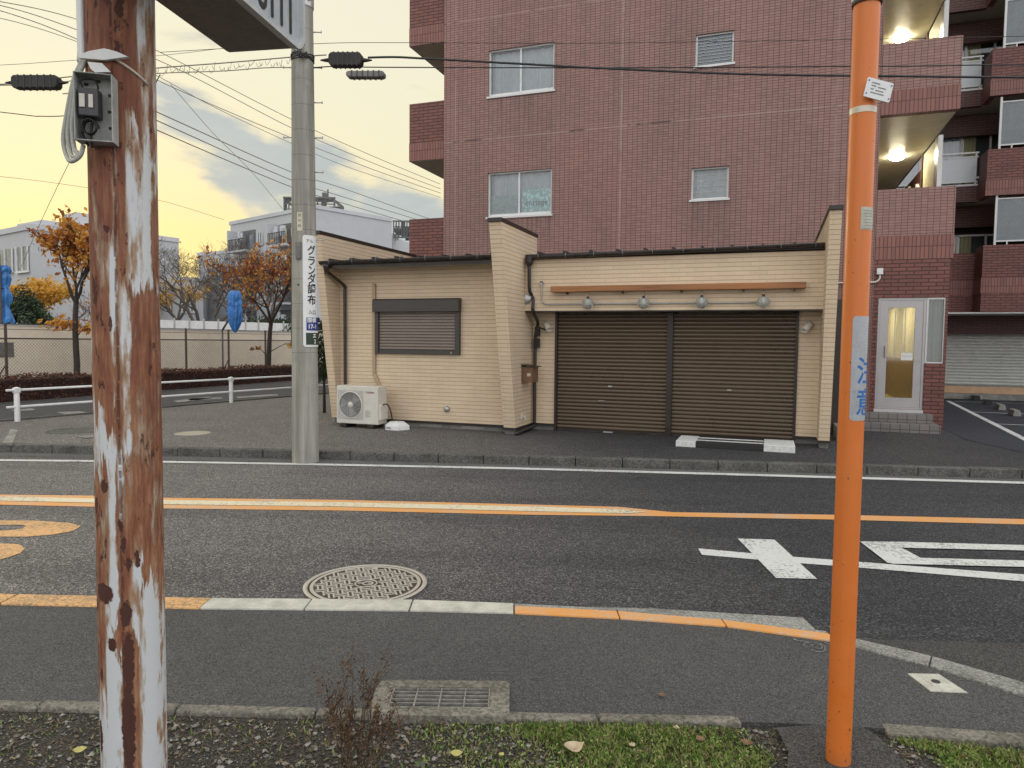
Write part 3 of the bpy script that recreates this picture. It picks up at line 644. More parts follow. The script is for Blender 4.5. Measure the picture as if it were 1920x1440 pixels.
for a, b in zip(stops[:-1], stops[1:]):
    pa, pb, qa, qb = knear(a), knear(b - .006), kfar(a), kfar(b - .006)
    kseg(pa, pb, pa.lerp(qa, .72), pb.lerp(qb, .72), M['yellow'])
    kseg(pa.lerp(qa, .72), pb.lerp(qb, .72), qa, qb, M['kerb_grey'], 0.030)
gp = pxs([(965, 1140), (1230, 1146), (1505, 1163), (1538, 1194), (1355, 1169), (1160, 1152)])
tag(slab('gutter_concrete', gp, -0.02, 0.018, M['kerb_grey'], 0.004), kind='structure')
c1 = pxs([(1560, 1197), (1605, 1209), (1745, 1240)]); c2 = pxs([(1560, 1211), (1605, 1222), (1740, 1258)])
kseg(c2[0], c2[2], c1[0], c1[2], M['kerb_grey'])
e1, e2 = at(1748, 1241), at(1743, 1259); kseg(e2, at(1920, 1316), e1, at(1920, 1291), M['kerb_grey'])
kseg(at(1920, 1317), Vector((14, -3.6, 0)), at(1920, 1292), Vector((14.1, -3.4, 0)), M['kerb_grey'])
sheet('driveway_apron', pxs([(1538, 1197), (1920, 1208)]) + [Vector((9, 3.3, 0)), Vector((9, 0.2, 0)), at(1920, 1293), at(1745, 1241), at(1605, 1209)], 0.004, M['apron'])
# edging stones between the footway and the soil
ve = [(-14, 3.62), (-2.16, 2.95), (-0.57, 2.905), (0.02, 2.89), (1.17, 2.865)]
mbv = MB(); mb2 = MB(); rnd2 = random.Random(3)
def edging(poly, wd, name):
    t_ = 0; mb_ = MB(); T_ = sum((Vector(poly[i + 1]) - Vector(poly[i])).length for i in range(len(poly) - 1))
    while t_ < T_ - 0.3:
        p, t = along(poly, t_); q, _ = along(poly, min(t_ + 0.594, T_)); n_ = Vector((-t.y, t.x)); h_ = 0.0215 + rnd2.uniform(-.002, .003); j = rnd2.uniform(-.006, .006)
        mb_.prism([(p.x, p.y + j), (q.x, q.y + j), (q.x + n_.x * wd, q.y + n_.y * wd + j), (p.x + n_.x * wd, p.y + n_.y * wd + j)], 2, -0.08, h_)
        t_ += 0.6
    return tag(mb_.build(name, M['washed'], bevel=0.01), kind='structure')
edging(ve, 0.062, 'edging_stones')
edging([(1.55, 2.80), (2.07, 2.755), (3.3, 2.2), (8, -1.2)], 0.085, 'edging_stones')
sheet('verge_soil', [(-14, 3.66), (-2.16, 2.99), (1.2, 2.92), (2.1, 2.8), (3.4, 2.22), (8, -1.1), (8, -4), (-14, -4)], 0.0, M['dirt'])
sheet('asphalt_patch', pxs([(1455, 1372), (1600, 1362), (1640, 1385), (1700, 1440), (1712, 1600), (1460, 1600), (1478, 1420)], 0), 0.019, M['apron'])

# painted markings on the road
def marks(name, l, z, mat): return sheet(name, pxs(l), z, mat)
wl_t = [(-60, 854), (0, 862), (311, 865), (560, 869), (960, 877), (1400, 889), (1920, 904), (2300, 917)]
def band(name, l, th0, th1, z, mat):
    P = pxs(l); Q = pxs([(x, y + th0 + (th1 - th0) * i / (len(l) - 1)) for i, (x, y) in enumerate(l)])
    P = [P[0] + (P[0] - P[1]) * 4] + P; Q = [Q[0] + (Q[0] - Q[1]) * 4] + Q
    k = len(P); mb = MB().add([(p.x, p.y, z) for p in P + Q], [(i, k + i, k + i + 1, i + 1) for i in range(k - 1)])
    return tag(mb.build(name, mat), kind='structure')
band('edge_line', wl_t[1:], 3.0, 4.2, 0.006, M['white'])
marks('centre_line', [(-400, 922), (0, 928), (180, 930), (311, 934), (640, 938), (850, 943), (1160, 951), (1260, 961), (1570, 966), (1920, 974), (2300, 984), (2300, 996), (1920, 984), (1570, 975), (1260, 969), (1190, 968), (1000, 966), (640, 958), (311, 954), (180, 951), (0, 947), (-400, 940)], 0.004, M['yellow'])
marks('centre_line_white', [(-400, 926), (0, 932), (311, 939), (640, 943), (1000, 951), (1160, 956), (1212, 961), (1180, 964), (1000, 960), (640, 951), (311, 947), (0, 940), (-400, 934)], 0.008, M['cream'])
# two orange speed digits lying on the road, ring shaped
def ring(name, out, inn, z, mat):
    P, Q = pxs(out), pxs(inn); mb = MB(); n = len(P)
    mb.add([(p.x, p.y, z) for p in P + Q], [(i, (i + 1) % n, n + (i + 1) % n, n + i) for i in range(n)])
    o = mb.build(name, mat)
    if o.data.polygons[0].normal.z < 0: o.data.flip_normals()
    return tag(o, kind='structure')
ring('speed_marking', [(-190, 990), (-120, 980), (0, 976), (70, 977), (130, 981), (152, 987), (138, 996), (100, 1003), (50, 1007), (0, 1007), (-120, 1008), (-180, 1001)],
     [(-140, 991), (-90, 988), (0, 985), (30, 984.5), (45, 985), (49, 987.5), (42, 991), (30, 994), (10, 995.5), (0, 996), (-90, 998), (-135, 995)], 0.004, M['yellow_old'])
ring('speed_marking', [(-240, 1036), (-160, 1024), (-60, 1019), (0, 1019.5), (35, 1021), (47, 1029), (38, 1038), (18, 1045), (0, 1050), (-80, 1056), (-160, 1054), (-230, 1046)],
     [(-180, 1037), (-130, 1031), (-60, 1028), (-30, 1028), (-12, 1029), (-6, 1033), (-10, 1037), (-20, 1040), (-40, 1042), (-80, 1045), (-130, 1045), (-170, 1042)], 0.004, M['yellow_old'])
marks('stop_character', [(1383, 1011), (1452, 1013), (1532, 1087), (1455, 1085)], 0.006, M['white'])
marks('stop_character', [(1309, 1029), (1407, 1038), (1490, 1045), (1569, 1051), (1689, 1060.5), (1920, 1078), (2100, 1092), (2100, 1106), (1920, 1091), (1610, 1065), (1501, 1057), (1419, 1050), (1316, 1041)], 0.004, M['white'])
marks('stop_character', [(1612, 1017), (1700, 1018), (1920, 1024), (2060, 1028), (2070, 1038), (1920, 1034), (1691, 1029), (1726, 1048), (1920, 1053), (2080, 1058), (2085, 1070), (1920, 1065), (1674, 1059), (1664, 1057)], 0.009, M['white'])
# worn white crossing marks on the side street
for l in ([(325, 752), (392, 744), (398, 747), (332, 755)], [(352, 748), (415, 745), (418, 748), (356, 751)], [(442, 744), (520, 739), (522, 742), (446, 747)], [(105, 773), (150, 771), (172, 775), (120, 777)], [(20, 769), (60, 766), (66, 769), (28, 772)], [(145, 819), (176, 816), (200, 818), (160, 822)]):
    sheet('worn_marking', [at(x, y, .104) for x, y in l], 0.110, M['white_old'])
sheet('kerb_ramp', [at(x, y, .1) for x, y in [(20, 805), (34, 807), (22, 836), (2, 834)]], 0.106, M['kerb_grey'])
# chalk marks sprayed on the footway by the kerb
for c_, r_ in (((1528, 1221), 0.055), ((1532, 1220), 0.028)):
    p = at(*c_); n = 26; out, inn = [], []
    for i in range(n):
        th = 2 * math.pi * i / n; k = r_ * (1 + 0.08 * math.sin(3 * th))
        out.append((p.x + k * math.cos(th), p.y + k * math.sin(th) * 1.1, 0.024)); inn.append((p.x + (k - .007) * math.cos(th), p.y + (k - .007) * math.sin(th) * 1.1, 0.024))
    tag(MB().add(out + inn, [(i, (i + 1) % n, n + (i + 1) % n, n + i) for i in range(n) if i not in (5, 6, 14, 15)]).build('chalk_mark', M['white_old']), kind='structure')
for a, b in (((1487, 1206), (1502, 1212)), ((1500, 1209), (1518, 1213)), ((1545, 1213), (1560, 1218))):
    stripe('chalk_mark', at(*a), at(*b), 0.010, 0.0245, M['white_old'])

# ------------------------------------------------------------------ covers and grates in the ground
def cover(name, label, c, r_, z, mat1, pattern):
    t = thing(name, label, 'manhole cover', (c[0], c[1], z))
    MB().lathe([(r_, -0.02), (r_, 0.006), (r_ * 0.93, 0.008), (r_ * 0.925, 0.0), (r_ * 0.90, 0.0)], n=64).build('rim', mat1, t, True)
    MB().lathe([(r_ * 0.90, -0.004), (r_ * 0.895, 0.006), (r_ * 0.84, 0.007), (r_ * 0.835, 0.002), (0.0005, 0.002)], n=64).build('lid', mat1, t, False)
    if pattern:
        mb = MB(); p_ = 0.058; R_ = r_ * 0.82; ang = R(18)
        k = int(R_ / p_) + 2
        for i in range(-k, k + 1):
            for j in range(-k, k + 1):
                # basket weave: pairs of short bars, turned by turns
                cx, cy = i * p_, j * p_
                hor = (i + j) % 2 == 0
                for o_ in (-0.25, 0.25):
                    if hor: q = [(cx - p_ * .60, cy + o_ * p_ - .0062), (cx + p_ * .60, cy + o_ * p_ + .0062)]
                    else: q = [(cx + o_ * p_ - .0062, cy - p_ * .60), (cx + o_ * p_ + .0062, cy + p_ * .60)]
                    mx, my = (q[0][0] + q[1][0]) / 2, (q[0][1] + q[1][1]) / 2; rr = math.hypot(mx, my)
                    if rr > R_ * 0.965 or rr < r_ * 0.22: continue
                    if hor and o_ < 0 and (i % 2): pass
                    mb.box(q[0][0], q[1][0], q[0][1], q[1][1], 0.001, 0.007)
        o = mb.build('raised_pattern', mat1, t); o.rotation_euler.z = ang
        e = MB().lathe([(r_ * 0.19, 0.002), (r_ * 0.188, 0.008), (r_ * 0.165, 0.008), (r_ * 0.16, 0.003)], n=40)
        e.lathe([(r_ * 0.095, 0.002), (r_ * 0.094, 0.008), (r_ * 0.07, 0.008), (r_ * 0.066, 0.003)], c=(0.012, 0, 0), n=30)
        e.box(0.012, 0.04, -.005, .005, 0.002, 0.008); e.box(-0.055, -0.030, -.014, -.007, 0.002, 0.008); e.box(-0.055, -0.030, .007, .014, 0.002, 0.008); e.box(-0.034, -0.027, -.014, .014, 0.002, 0.008)
        e.box(-.02, .02, r_ * .74, r_ * .80, .002, .0075)
        e.build('emblem', mat1, t)
    return t
def castfn(h):
    n = h.noise(h.obj, 8, 5, 0.6); z = h.sep(h.obj)[2]; hi = h.maprange(z, 0.0025, 0.0065)
    lo = h.mix(n, (0.035, 0.028, 0.022), (0.075, 0.06, 0.05)); top_ = h.mix(n, (0.42, 0.385, 0.34), (0.58, 0.55, 0.50))
    rough(h, 0.45); bump(h, h.noise(h.obj, 120, 3), 0.3, 0.003); return h.mix(hi, lo, top_)
M['cast'] = newmat('worn_cast_iron', castfn, 0.45, 0.3)
cc = at(686, 1097.5)
cover('manhole_cover', 'large round cast iron manhole cover with woven pattern beside the white kerb', (cc.x, cc.y + .005), 0.398, 0.006, M['cast'], True)
M['cover_pale'] = plain('pale_cover_metal', (0.34, 0.31, 0.24), 0.6, 0, 0.2, 12, 0.3)
cc = at(361, 812.5, .1)
cover('manhole_cover', 'small pale round cover in the far pavement between the two poles', (cc.x, cc.y), 0.27, 0.1, M['cover_pale'], False)
cc = at(140, 808, .1)
cover('manhole_cover', 'round grey cover half hidden left behind the rusty pole', (cc.x, cc.y), 0.40, 0.1, M['kerb_far'], False)
# drain grate in the near footway
ga, gb, gc, gd_ = [at(x, y, .02) for x, y in ((738, 1293), (920, 1299), (912, 1336), (730, 1330))]
t = thing('drain_grate', 'rusty steel drain grate set in a concrete surround behind the dry weed', 'drain grate', (ga.x, gd_.y, 0))
gw, gh = gb.x - ga.x, ga.y - gd_.y
fr = MB()
def roundrect(x0, x1, y0, y1, r_, n=5):
    out = []
    for cx, cy, a0 in ((x1 - r_, y1 - r_, 0), (x0 + r_, y1 - r_, 90), (x0 + r_, y0 + r_, 180), (x1 - r_, y0 + r_, 270)):
        for i in range(n + 1):
            a = R(a0 + 90 * i / n); out.append((cx + r_ * math.cos(a), cy + r_ * math.sin(a)))
    return out
n = 24; outp = roundrect(-.075, gw + .085, -0.075, gh + .065, 0.035); inp = roundrect(0, gw, 0, gh, 0.004)
vs = [(x, y, .034) for x, y in outp] + [(x, y, .034) for x, y in inp] + [(x, y, -.05) for x, y in inp] + [(x, y, 0.0) for x, y in outp]
fr.add(vs, [(i, (i + 1) % n, n + (i + 1) % n, n + i) for i in range(n)] + [(n + i, n + (i + 1) % n, 2 * n + (i + 1) % n, 2 * n + i) for i in range(n)] + [(3 * n + i, 3 * n + (i + 1) % n, (i + 1) % n, i) for i in range(n)])
fr.build('surround', M['washed'], t)
MB().box(0, gw, 0, gh, -.055, -.05).build('pit', M['black'], t)
M['rustbar'] = plain('weathered_bar_steel', (0.27, 0.255, 0.235), 0.65, 0.3, 0.4, 30, 0.5)
b = MB()
for i in range(6): y_ = gh * (i + 0.1) / 5.2; b.box(0.004, gw - .004, y_, y_ + .006, 0.004, 0.030)
for i in range(5): x_ = .002 + (gw - .010) * i / 4; b.box(x_, x_ + .006, 0.003, gh - .003, 0.012, 0.032)
b.build('bars', M['rustbar'], t)
# survey marker plate
P = pxs([(1702, 1264), (1760, 1265), (1814, 1300), (1745, 1297)], .02); c_ = sum(P, Vector()) / 4
t = thing('boundary_marker', 'pale square concrete marker with a round centre set in the footway at far right', 'boundary marker', (c_.x, c_.y, 0.02))
MB().prism([(p.x - c_.x, p.y - c_.y) for p in P][::-1], 2, -.01, 0.004).build('base', M['kerb_white'], t)
MB().prism([((p.x - c_.x) * .5, (p.y - c_.y) * .5) for p in P][::-1], 2, 0.001, 0.008).build('plate', M['kerb_white'], t, bevel=0.002)
MB().lathe([(0.020, .005), (0.019, .0105), (0.0005, .0105)], n=24).build('disc', M['boxbr'], t)
# wheel stops in the parking lot
first = None
for i, (px, py, ps) in enumerate(((1810, 744, 'farthest black and white wheel stop in the car park behind the entrance'), (1829, 750, 'second farthest dark wheel stop in the car park'), (1850, 758, 'middle wheel stop of the car park row'), (1875, 768, 'grey wheel stop second nearest in the car park row'), (1902, 779, 'nearest grey wheel stop at the right edge of the car park'))):
    p = at(px, py, .104)
    t = thing('wheel_stop', ps, 'wheel stop', p, -TH - R(4), 'wheel stops in the car park')
    if first is None:
        first = MB().prism([(-.07, 0), (.07, 0), (.05, .12), (-.05, .12)], 1, -.30, .30).build('block', M['conc'], t, bevel=0.01)
        e1 = MB().prism([(-.073, .003), (.073, .003), (.053, .123), (-.053, .123)], 1, -.31, -.16).build('rubber_end', M['black'], t)
        e2 = first; first = (first, e1)
    else:
        for q in first[:1 if i > 2 else 2]: c2_ = q.copy(); COL.objects.link(c2_); c2_.parent = t
    t.scale = (1.1, .8, 1.1)

# ------------------------------------------------------------------ the shop
def wallgrid(mb, s0, s1, z0, z1, v, holes, reveal=0.12, mi=0):
    """front face of a wall at depth v with rectangular openings and their reveals"""
    xs = sorted({s0, s1, *[h[0] for h in holes], *[h[1] for h in holes]}); zs = sorted({z0, z1, *[h[2] for h in holes], *[h[3] for h in holes]})
    for i in range(len(xs) - 1):
        for j in range(len(zs) - 1):
            cx, cz = (xs[i] + xs[i + 1]) / 2, (zs[j] + zs[j + 1]) / 2
            if any(h[0] < cx < h[1] and h[2] < cz < h[3] for h in holes): continue
            mb.quad((xs[i], v, zs[j]), (xs[i + 1], v, zs[j]), (xs[i + 1], v, zs[j + 1]), (xs[i], v, zs[j + 1]), mi)
    for a, b, c, d_ in holes:
        r_ = v + reveal
        mb.quad((a, v, c), (a, v, d_), (a, r_, d_), (a, r_, c), mi); mb.quad((b, v, c), (b, r_, c), (b, r_, d_), (b, v, d_), mi)
        mb.quad((a, v, d_), (b, v, d_), (b, r_, d_), (a, r_, d_), mi); mb.quad((a, v, c), (a, r_, c), (b, r_, c), (b, v, c), mi)
def slats(s0, s1, z0, z1, v, pitch, depth, name, mat, parent, nrib=0):
    prof = []; z = z0
    sh = [(0.0, 0.35), (0.10, 0.0), (0.20, -0.7), (0.45, -1.0), (0.72, -0.8), (0.88, -0.1), (0.93, 0.6)]
    while z < z1 - pitch * .5:
        for a, b in sh: prof.append((z + a * pitch, v + b * depth))
        z += pitch
    mb = MB(); n = len(prof)
    mb.add([(s0, q, z_) for z_, q in prof] + [(s1, q, z_) for z_, q in prof], [(i, n + i, n + i + 1, i + 1) for i in range(n - 1)])
    return mb.build(name, mat, parent, smooth=False)
def folds(mb, s0, s1, z0, z1, v, amp=0.03, pitch=0.09, mi=0):
    n = max(8, int((s1 - s0) / 0.02)); pts = [(s0 + (s1 - s0) * i / n, v + amp * math.sin(2 * math.pi * (s1 - s0) * i / n / pitch + 1.3 * math.sin(i * .37))) for i in range(n + 1)]
    mb.add([(a, b, z0) for a, b in pts] + [(a, b, z1) for a, b in pts], [(i, i + 1, n + 2 + i, n + 1 + i) for i in range(n)], mi)

M['siding_side'] = sidingside('tan_brick_siding_side')
shop = lthing('shop', 'low single storey shop in tan brick siding with brown roller shutters', 'shop')
w_ = MB()
w_.box(-3.90, -0.62, -0.55, -0.37, 0.20, 2.92)         # left facade
w_.build('front_wall', M['siding'], shop)
MB().box(-0.42, -0.02, 0.0, 0.15, 0.20, 2.11).build('pier_wall', M['siding'], shop); MB().box(3.80, 4.10, 0.0, 0.15, 0.20, 2.11).build('pier_wall', M['siding'], shop)
w_ = MB(); w_.box(-0.42, 4.10, -0.42, -0.22, 2.11, 2.95); w_.build('fascia_wall', M['siding'], shop)
w_ = MB(); w_.box(-0.42, 4.10, -0.218, 0.148, 2.113, 2.19); w_.build('recess_ceiling', M['dark'], shop)
w_ = MB(); w_.box(-0.42, 4.10, -0.425, -0.395, 2.092, 2.112); w_.build('drip_edge', M['dark'], shop)
w_ = MB(); w_.box(-3.9, -.62, -.3, -.25, .1, 2.9); w_.box(-0.4, 4.1, .16, .2, .1, 2.9); w_.box(-3.9, 4.1, 2.25, 2.35, .1, 2.95); w_.build('back_wall', M['siding'], shop)
for nm, s0, s1, vb, vt, back, zt in (('end_wall', -4.05, -3.90, -.61, -1.15, 2.35, 3.44), ('wing_wall', -0.62, -0.42, -.84, -1.56, 0.17, 3.42), ('end_wall', 4.10, 4.25, -.40, -1.12, 2.35, 3.42)):
    w_ = MB(); w_.prism([(vb, .20), (back, .20), (back, zt), (vt, zt)], 0, s0, s1)
    ww = w_.build(nm, M['siding'] if nm != 'x' else None, shop)
    MB().prism([(vt - .03, zt - .03), (back + .02, zt - .03), (back + .02, zt + .03), (vt - .03, zt + .03)], 0, s0 - .015, s1 + .015).build('coping', M['dark'], ww, bevel=.006)
for q in ((-4.04, -.63, -.53, -.37), (-.61, -.43, -.80, .1), (-.42, -.02, .02, .14), (3.8, 4.24, .02, .14), (4.115, 4.24, -.36, .018)): MB().box(*q, .08, .185).build('foundation', M['block'], shop)
for q in ((-3.90, -.605, -.575, -.552), (-.64, -.40, -.865, -.842), (-.42, -.395, -.84, -.02), (-.645, -.62, -.84, -.577), (-.394, -.02, -.022, -.001), (3.80, 4.10, -.022, -.001), (4.085, 4.26, -.425, -.402)): MB().box(*q, .18, .215).build('base_flashing', M['dark'], shop)
for x_ in (-3.05, -2.3, -1.5):
    w_ = MB()
    w_.box(x_, x_ + .42, -.536, -.53, .115, .165); w_.build('foundation_vent', M['conc'], shop)
# roof and gutters
rf = MB(); rf.prism([(-1.02, 2.90), (2.3, 3.02), (2.3, 3.08), (-1.02, 2.965)], 0, -3.89, -0.63); rf.prism([(-.46, 2.965), (2.3, 3.06), (2.3, 3.12), (-.46, 3.03)], 0, -.41, 4.09)
roof = rf.build('roof', M['roof'], shop)
rb = MB()
for i in range(8): x_ = -3.80 + i * .43; rb.prism([(-1.07, 2.96), (2.3, 3.075), (2.3, 3.115), (-1.07, 3.000)], 0, x_, x_ + .035)
for i in range(10): x_ = -.2 + i * .43; rb.prism([(-.49, 3.025), (2.3, 3.115), (2.3, 3.15), (-.49, 3.065)], 0, x_, x_ + .035)
rb.build('seam', M['roof'], roof)
MB().box(-3.89, -.63, -1.0, -.553, 2.862, 2.90).build('eave_soffit', M['soffit'], shop)
MB().box(-3.89, -.63, -1.03, -1.0, 2.835, 2.915).build('eave_board', M['dark'], shop)
def gutter(s0, s1, v, z, z2, r_=.052):
    t_ = MB(); n = 9; prof = [(v + r_ * math.cos(math.pi + math.pi * i / n), r_ * math.sin(math.pi + math.pi * i / n) - .0) for i in range(n + 1)] + [(v + r_, .012), (v + r_ - .008, .012), (v - r_ + .008, .012), (v - r_, .012)]
    k = len(prof); vs = [(s0, a, z + b) for a, b in prof] + [(s1, a, z2 + b) for a, b in prof]
    t_.add(vs, [(i, (i + 1) % k, k + (i + 1) % k, k + i) for i in range(k)] + [list(range(k)), list(range(k, 2 * k))[::-1]])
    gt = t_.build('gutter', M['darkpipe'], shop)
    b_ = MB(); x_ = s0 + .2
    while x_ < s1 - .05:
        zz = z + (z2 - z) * (x_ - s0) / (s1 - s0)
        b_.lathe([(r_ + .004, -.006), (r_ + .004, .006)], c=(x_, v, zz), n=14, ax='x'); x_ += .46
    b_.build('gutter_clip', M['block'], gt); return gt
gutter(-3.95, -.64, -1.075, 2.945, 2.955)
gutter(-.37, 4.09, -.50, 2.985, 3.035, .045)
def pipe(pts, r_, mat, name, parent, n=10, k=5): return MB().tube(smoothpath(pts, k), r_, n).build(name, mat, parent, True)
dp = pipe([(-3.83, -1.07, 2.90), (-3.83, -1.07, 2.80), (-3.79, -.80, 2.66), (-3.77, -.61, 2.56), (-3.77, -.60, 2.4), (-3.77, -.60, 1.2), (-3.77, -.60, .19)], .028, M['darkpipe'], 'downpipe', shop)
MB().lathe([(.03, -.10), (.058, .0), (.060, .05)], c=(-3.83, -1.07, 2.86), n=16).build('hopper', M['darkpipe'], dp)
dp = pipe([(-.33, -.50, 2.90), (-.33, -.50, 2.8), (-.33, -.47, 2.45), (-.30, -.40, 2.36), (-.27, -.46, 2.25), (-.27, -.46, 2.1), (-.29, -.15, 1.95), (-.33, -.06, 1.80), (-.36, -.05, 1.6), (-.36, -.05, .5), (-.36, -.05, .24), (-.36, -.09, .17), (-.37, -.55, .15), (-.37, -.95, .135)], .028, M['darkpipe'], 'downpipe', shop)
MB().lathe([(.03, -.10), (.062, -.04), (.068, .06)], c=(-.33, -.50, 2.93), n=16).build('hopper', M['darkpipe'], dp)
# a bundle of black fittings on the pipe
w_ = MB(); w_.box(-.37, -.27, -.13, -.06, 1.50, 1.66); w_.box(-.35, -.27, -.12, -.05, 1.70, 1.86); w_.tube([(-.28, -.1, 1.85), (-.2, -.12, 1.82), (-.14, -.1, 1.8)], .012)
w_.build('junction_box', M['black'], shop, bevel=.01)
# shuttered window
ws = bpy.data.objects.new('window_shutter', None); COL.objects.link(ws); ws.parent = shop; ws.location = (0, -.55, 0)
MB().prism([(-.14, 2.10), (-.001, 2.10), (-.001, 2.325), (-.11, 2.325), (-.14, 2.295)], 0, -3.16, -1.51).build('shutter_box', M['boxbr'], ws, bevel=.004)
w_ = MB(); w_.box(-3.145, -3.075, -.075, -.001, 1.37, 2.098); w_.box(-1.60, -1.52, -.075, -.001, 1.37, 2.098); w_.box(-3.07, -1.605, -.06, -.001, 1.37, 1.44); w_.build('frame', M['boxbr'], ws, bevel=.004)
slats(-3.073, -1.602, 1.443, 2.098, -.028, .052, .012, 'slat_curtain', M['shut_g'], ws)
MB().lathe([(.018, -.01), (.018, 0), (.0005, 0)][::-1], c=(-1.67, -.062, 1.405), n=12, ax='y').build('lock', M['steel'], ws)
# big brown roller shutters
for k, (a, b) in enumerate(((0.02, 1.85), (1.94, 3.76))):
    r_ = bpy.data.objects.new('roller_shutter', None); COL.objects.link(r_); r_.parent = shop; r_.location = (0, .03, 0)
    slats(a, b, .145, 2.11, 0.0, .0625, .008, 'slat_curtain', M['shut_br'], r_)
    MB().box(a, b, -.018, .018, .102, .146).build('bottom_rail', M['dark'], r_)
    cx = 0.93 if k == 0 else 2.82
    w_ = MB(); w_.box(cx - .035, cx + .035, -.022, -.012, .87, .89); w_.build('lock', M['steel'], r_)
    MB().box(cx - .05 - (.05 if k == 0 else 0), cx + .06, -.028, -.0185, .108, .128).build('handle', M['steel'], r_) if k == 0 else None
    if k == 0:
        MB().box(.74, .84, -.0215, -.0135, .632, .642).build('slot', M['steel'], r_)
w_ = MB(); w_.box(-.018, .02, -.03, .06, .1, 2.11); w_.box(3.76, 3.798, -.03, .06, .1, 2.11); w_.build('shutter_guide', M['dark'], shop)
MB().box(1.85, 1.94, -.04, .08, .1, 2.11).build('shutter_mullion', M['dark'], shop)
# timber beam, conduit, seeded glass lamps
MB().box(.06, 3.86, -.58, -.45, 2.405, 2.495).build('timber_shelf', M['cedar'], shop, bevel=.004)
w_ = MB()
for x_ in (.3, 1.2, 2.1, 3.0, 3.7): w_.box(x_, x_ + .02, -.55, -.42, 2.37, 2.404)
w_.build('shelf_bracket', M['dark'], shop)
w_ = MB(); w_.tube(smoothpath([(-.13, -.45, 2.55), (-.13, -.45, 2.40), (-.12, -.45, 2.28), (-.06, -.45, 2.225), (.08, -.45, 2.215), (1.5, -.45, 2.215), (3.24, -.45, 2.215)], 5), .011); w_.lathe([(.035, -.02), (.035, .0), (.0005, 0)][::-1], c=(-.13, -.445, 2.56), n=14, ax='y')
w_.build('conduit', M['steel'], shop, True)
proto = None
for x_ in (.67, 1.55, 2.42, 3.29):
    lp = bpy.data.objects.new('globe_lamp', None); COL.objects.link(lp); lp.parent = shop; lp.location = (x_, -.55, 2.215)
    if proto is None:
        proto = lp
        prof = [(.0005 + .092 * math.sin(math.pi * (0.02 + .86 * i / 14)), -.088 * math.cos(math.pi * (0.02 + .86 * i / 14))) for i in range(15)]
        a = MB().lathe(prof, n=24).build('glass_globe', M['seeded'], lp, True)
        a2 = MB().lathe([(.030, .060), (.034, .078), (.022, .085), (.020, .11), (.0005, .112)], n=18).build('cap', M['dark'], lp, True)
        a3 = MB().tube(smoothpath([(0, 0, .105), (0, -.005, .14), (0, .03, .165), (0, .07, .14), (0, .10, .03), (0, .10, 0)], 5), .006).build('arm', M['steel'], lp, True)
        a4 = MB().lathe([(.0005, -.028), (.018, -.015), (.022, .005), (.014, .03), (.010, .06)], n=14).build('bulb', M['ivory'], lp, True)
    else:
        for q in (a, a2, a3, a4): c2_ = q.copy(); COL.objects.link(c2_); c2_.parent = lp
# spotlights
def spotlight(x_, z, side):
    s_ = bpy.data.objects.new('spotlight', None); COL.objects.link(s_); s_.parent = shop; s_.location = (x_, 0, z); s_.scale = (1.25, 1.25, 1.25)
    MB().lathe([(.045, -.02), (.045, -.001)], n=18, ax='y').build('base', M['ivory'], s_, True)
    b_ = MB().lathe([(.0005, .07), (.034, .068), (.040, .05), (.040, -.07), (.034, -.07), (.033, -.03), (.0005, -.03)], n=18).build('housing', M['ivory'], s_, True)
    b_.location = (-.03 * side, -.075, -.015); b_.rotation_euler = (R(-35), R(38 * side), 0)
spotlight(-.17, 1.885, -1); spotlight(3.95, 1.88, 1)
# domed vent on the wing wall, mailbox, small tap, wall vent
w_ = MB(); prof = [(.0005, -.09), (.04, -.085), (.07, -.06), (.082, -.02), (.084, .0)]
w_.lathe([(r_, -h_) for r_, h_ in prof][::-1], n=20, ax='x'); vh = w_.build('vent_hood', M['steel'], shop, True); vh.scale = (1.35, 1.35, 1.35); vh.location = (-.42, -.36, 2.31); vh.rotation_euler = (0, R(12), 0)
mb_ = bpy.data.objects.new('mailbox', None); COL.objects.link(mb_); mb_.parent = shop; mb_.location = (-.42, -.30, .94)
MB().box(.002, .20, -.28, .0, 0, .25).build('box', M['boxwood'], mb_, bevel=.004)
MB().prism([(-.01, .295), (.25, .262), (.25, .250), (-.01, .283)], 1, -.31, .02).build('lid', M['dark'], mb_)
MB().box(.10, .16, -.285, -.2805, .10, .15).build('name_plate', M['band'], mb_)
w_ = MB(); w_.box(-.418, -.40, -.60, -.50, .33, .41); w_.tube([(-.40, -.55, .37), (-.36, -.55, .37), (-.35, -.55, .33)], .012); w_.box(-.38, -.36, -.57, -.53, .385, .40)
w_.build('outdoor_tap', M['ivory'], shop, bevel=.003)
w_ = MB().lathe([(.055, -.001), (.055, -.02), (.050, -.03), (.035, -.055), (.0005, -.062)][::-1], n=20, ax='y'); o = w_.build('wall_vent', M['steel'], shop, True); o.location = (-1.77, -.55, .44)
# refrigerant pipe cover down the wall
w_ = MB(); w_.box(-3.215, -3.155, -.60, -.551, 1.02, 2.60); w_.prism([(-3.215, 1.018), (-3.155, 1.018), (-3.045, .80), (-3.105, .78)], 1, -.60, -.551)
w_.build('pipe_cover', M['pipe'], shop, bevel=.012)

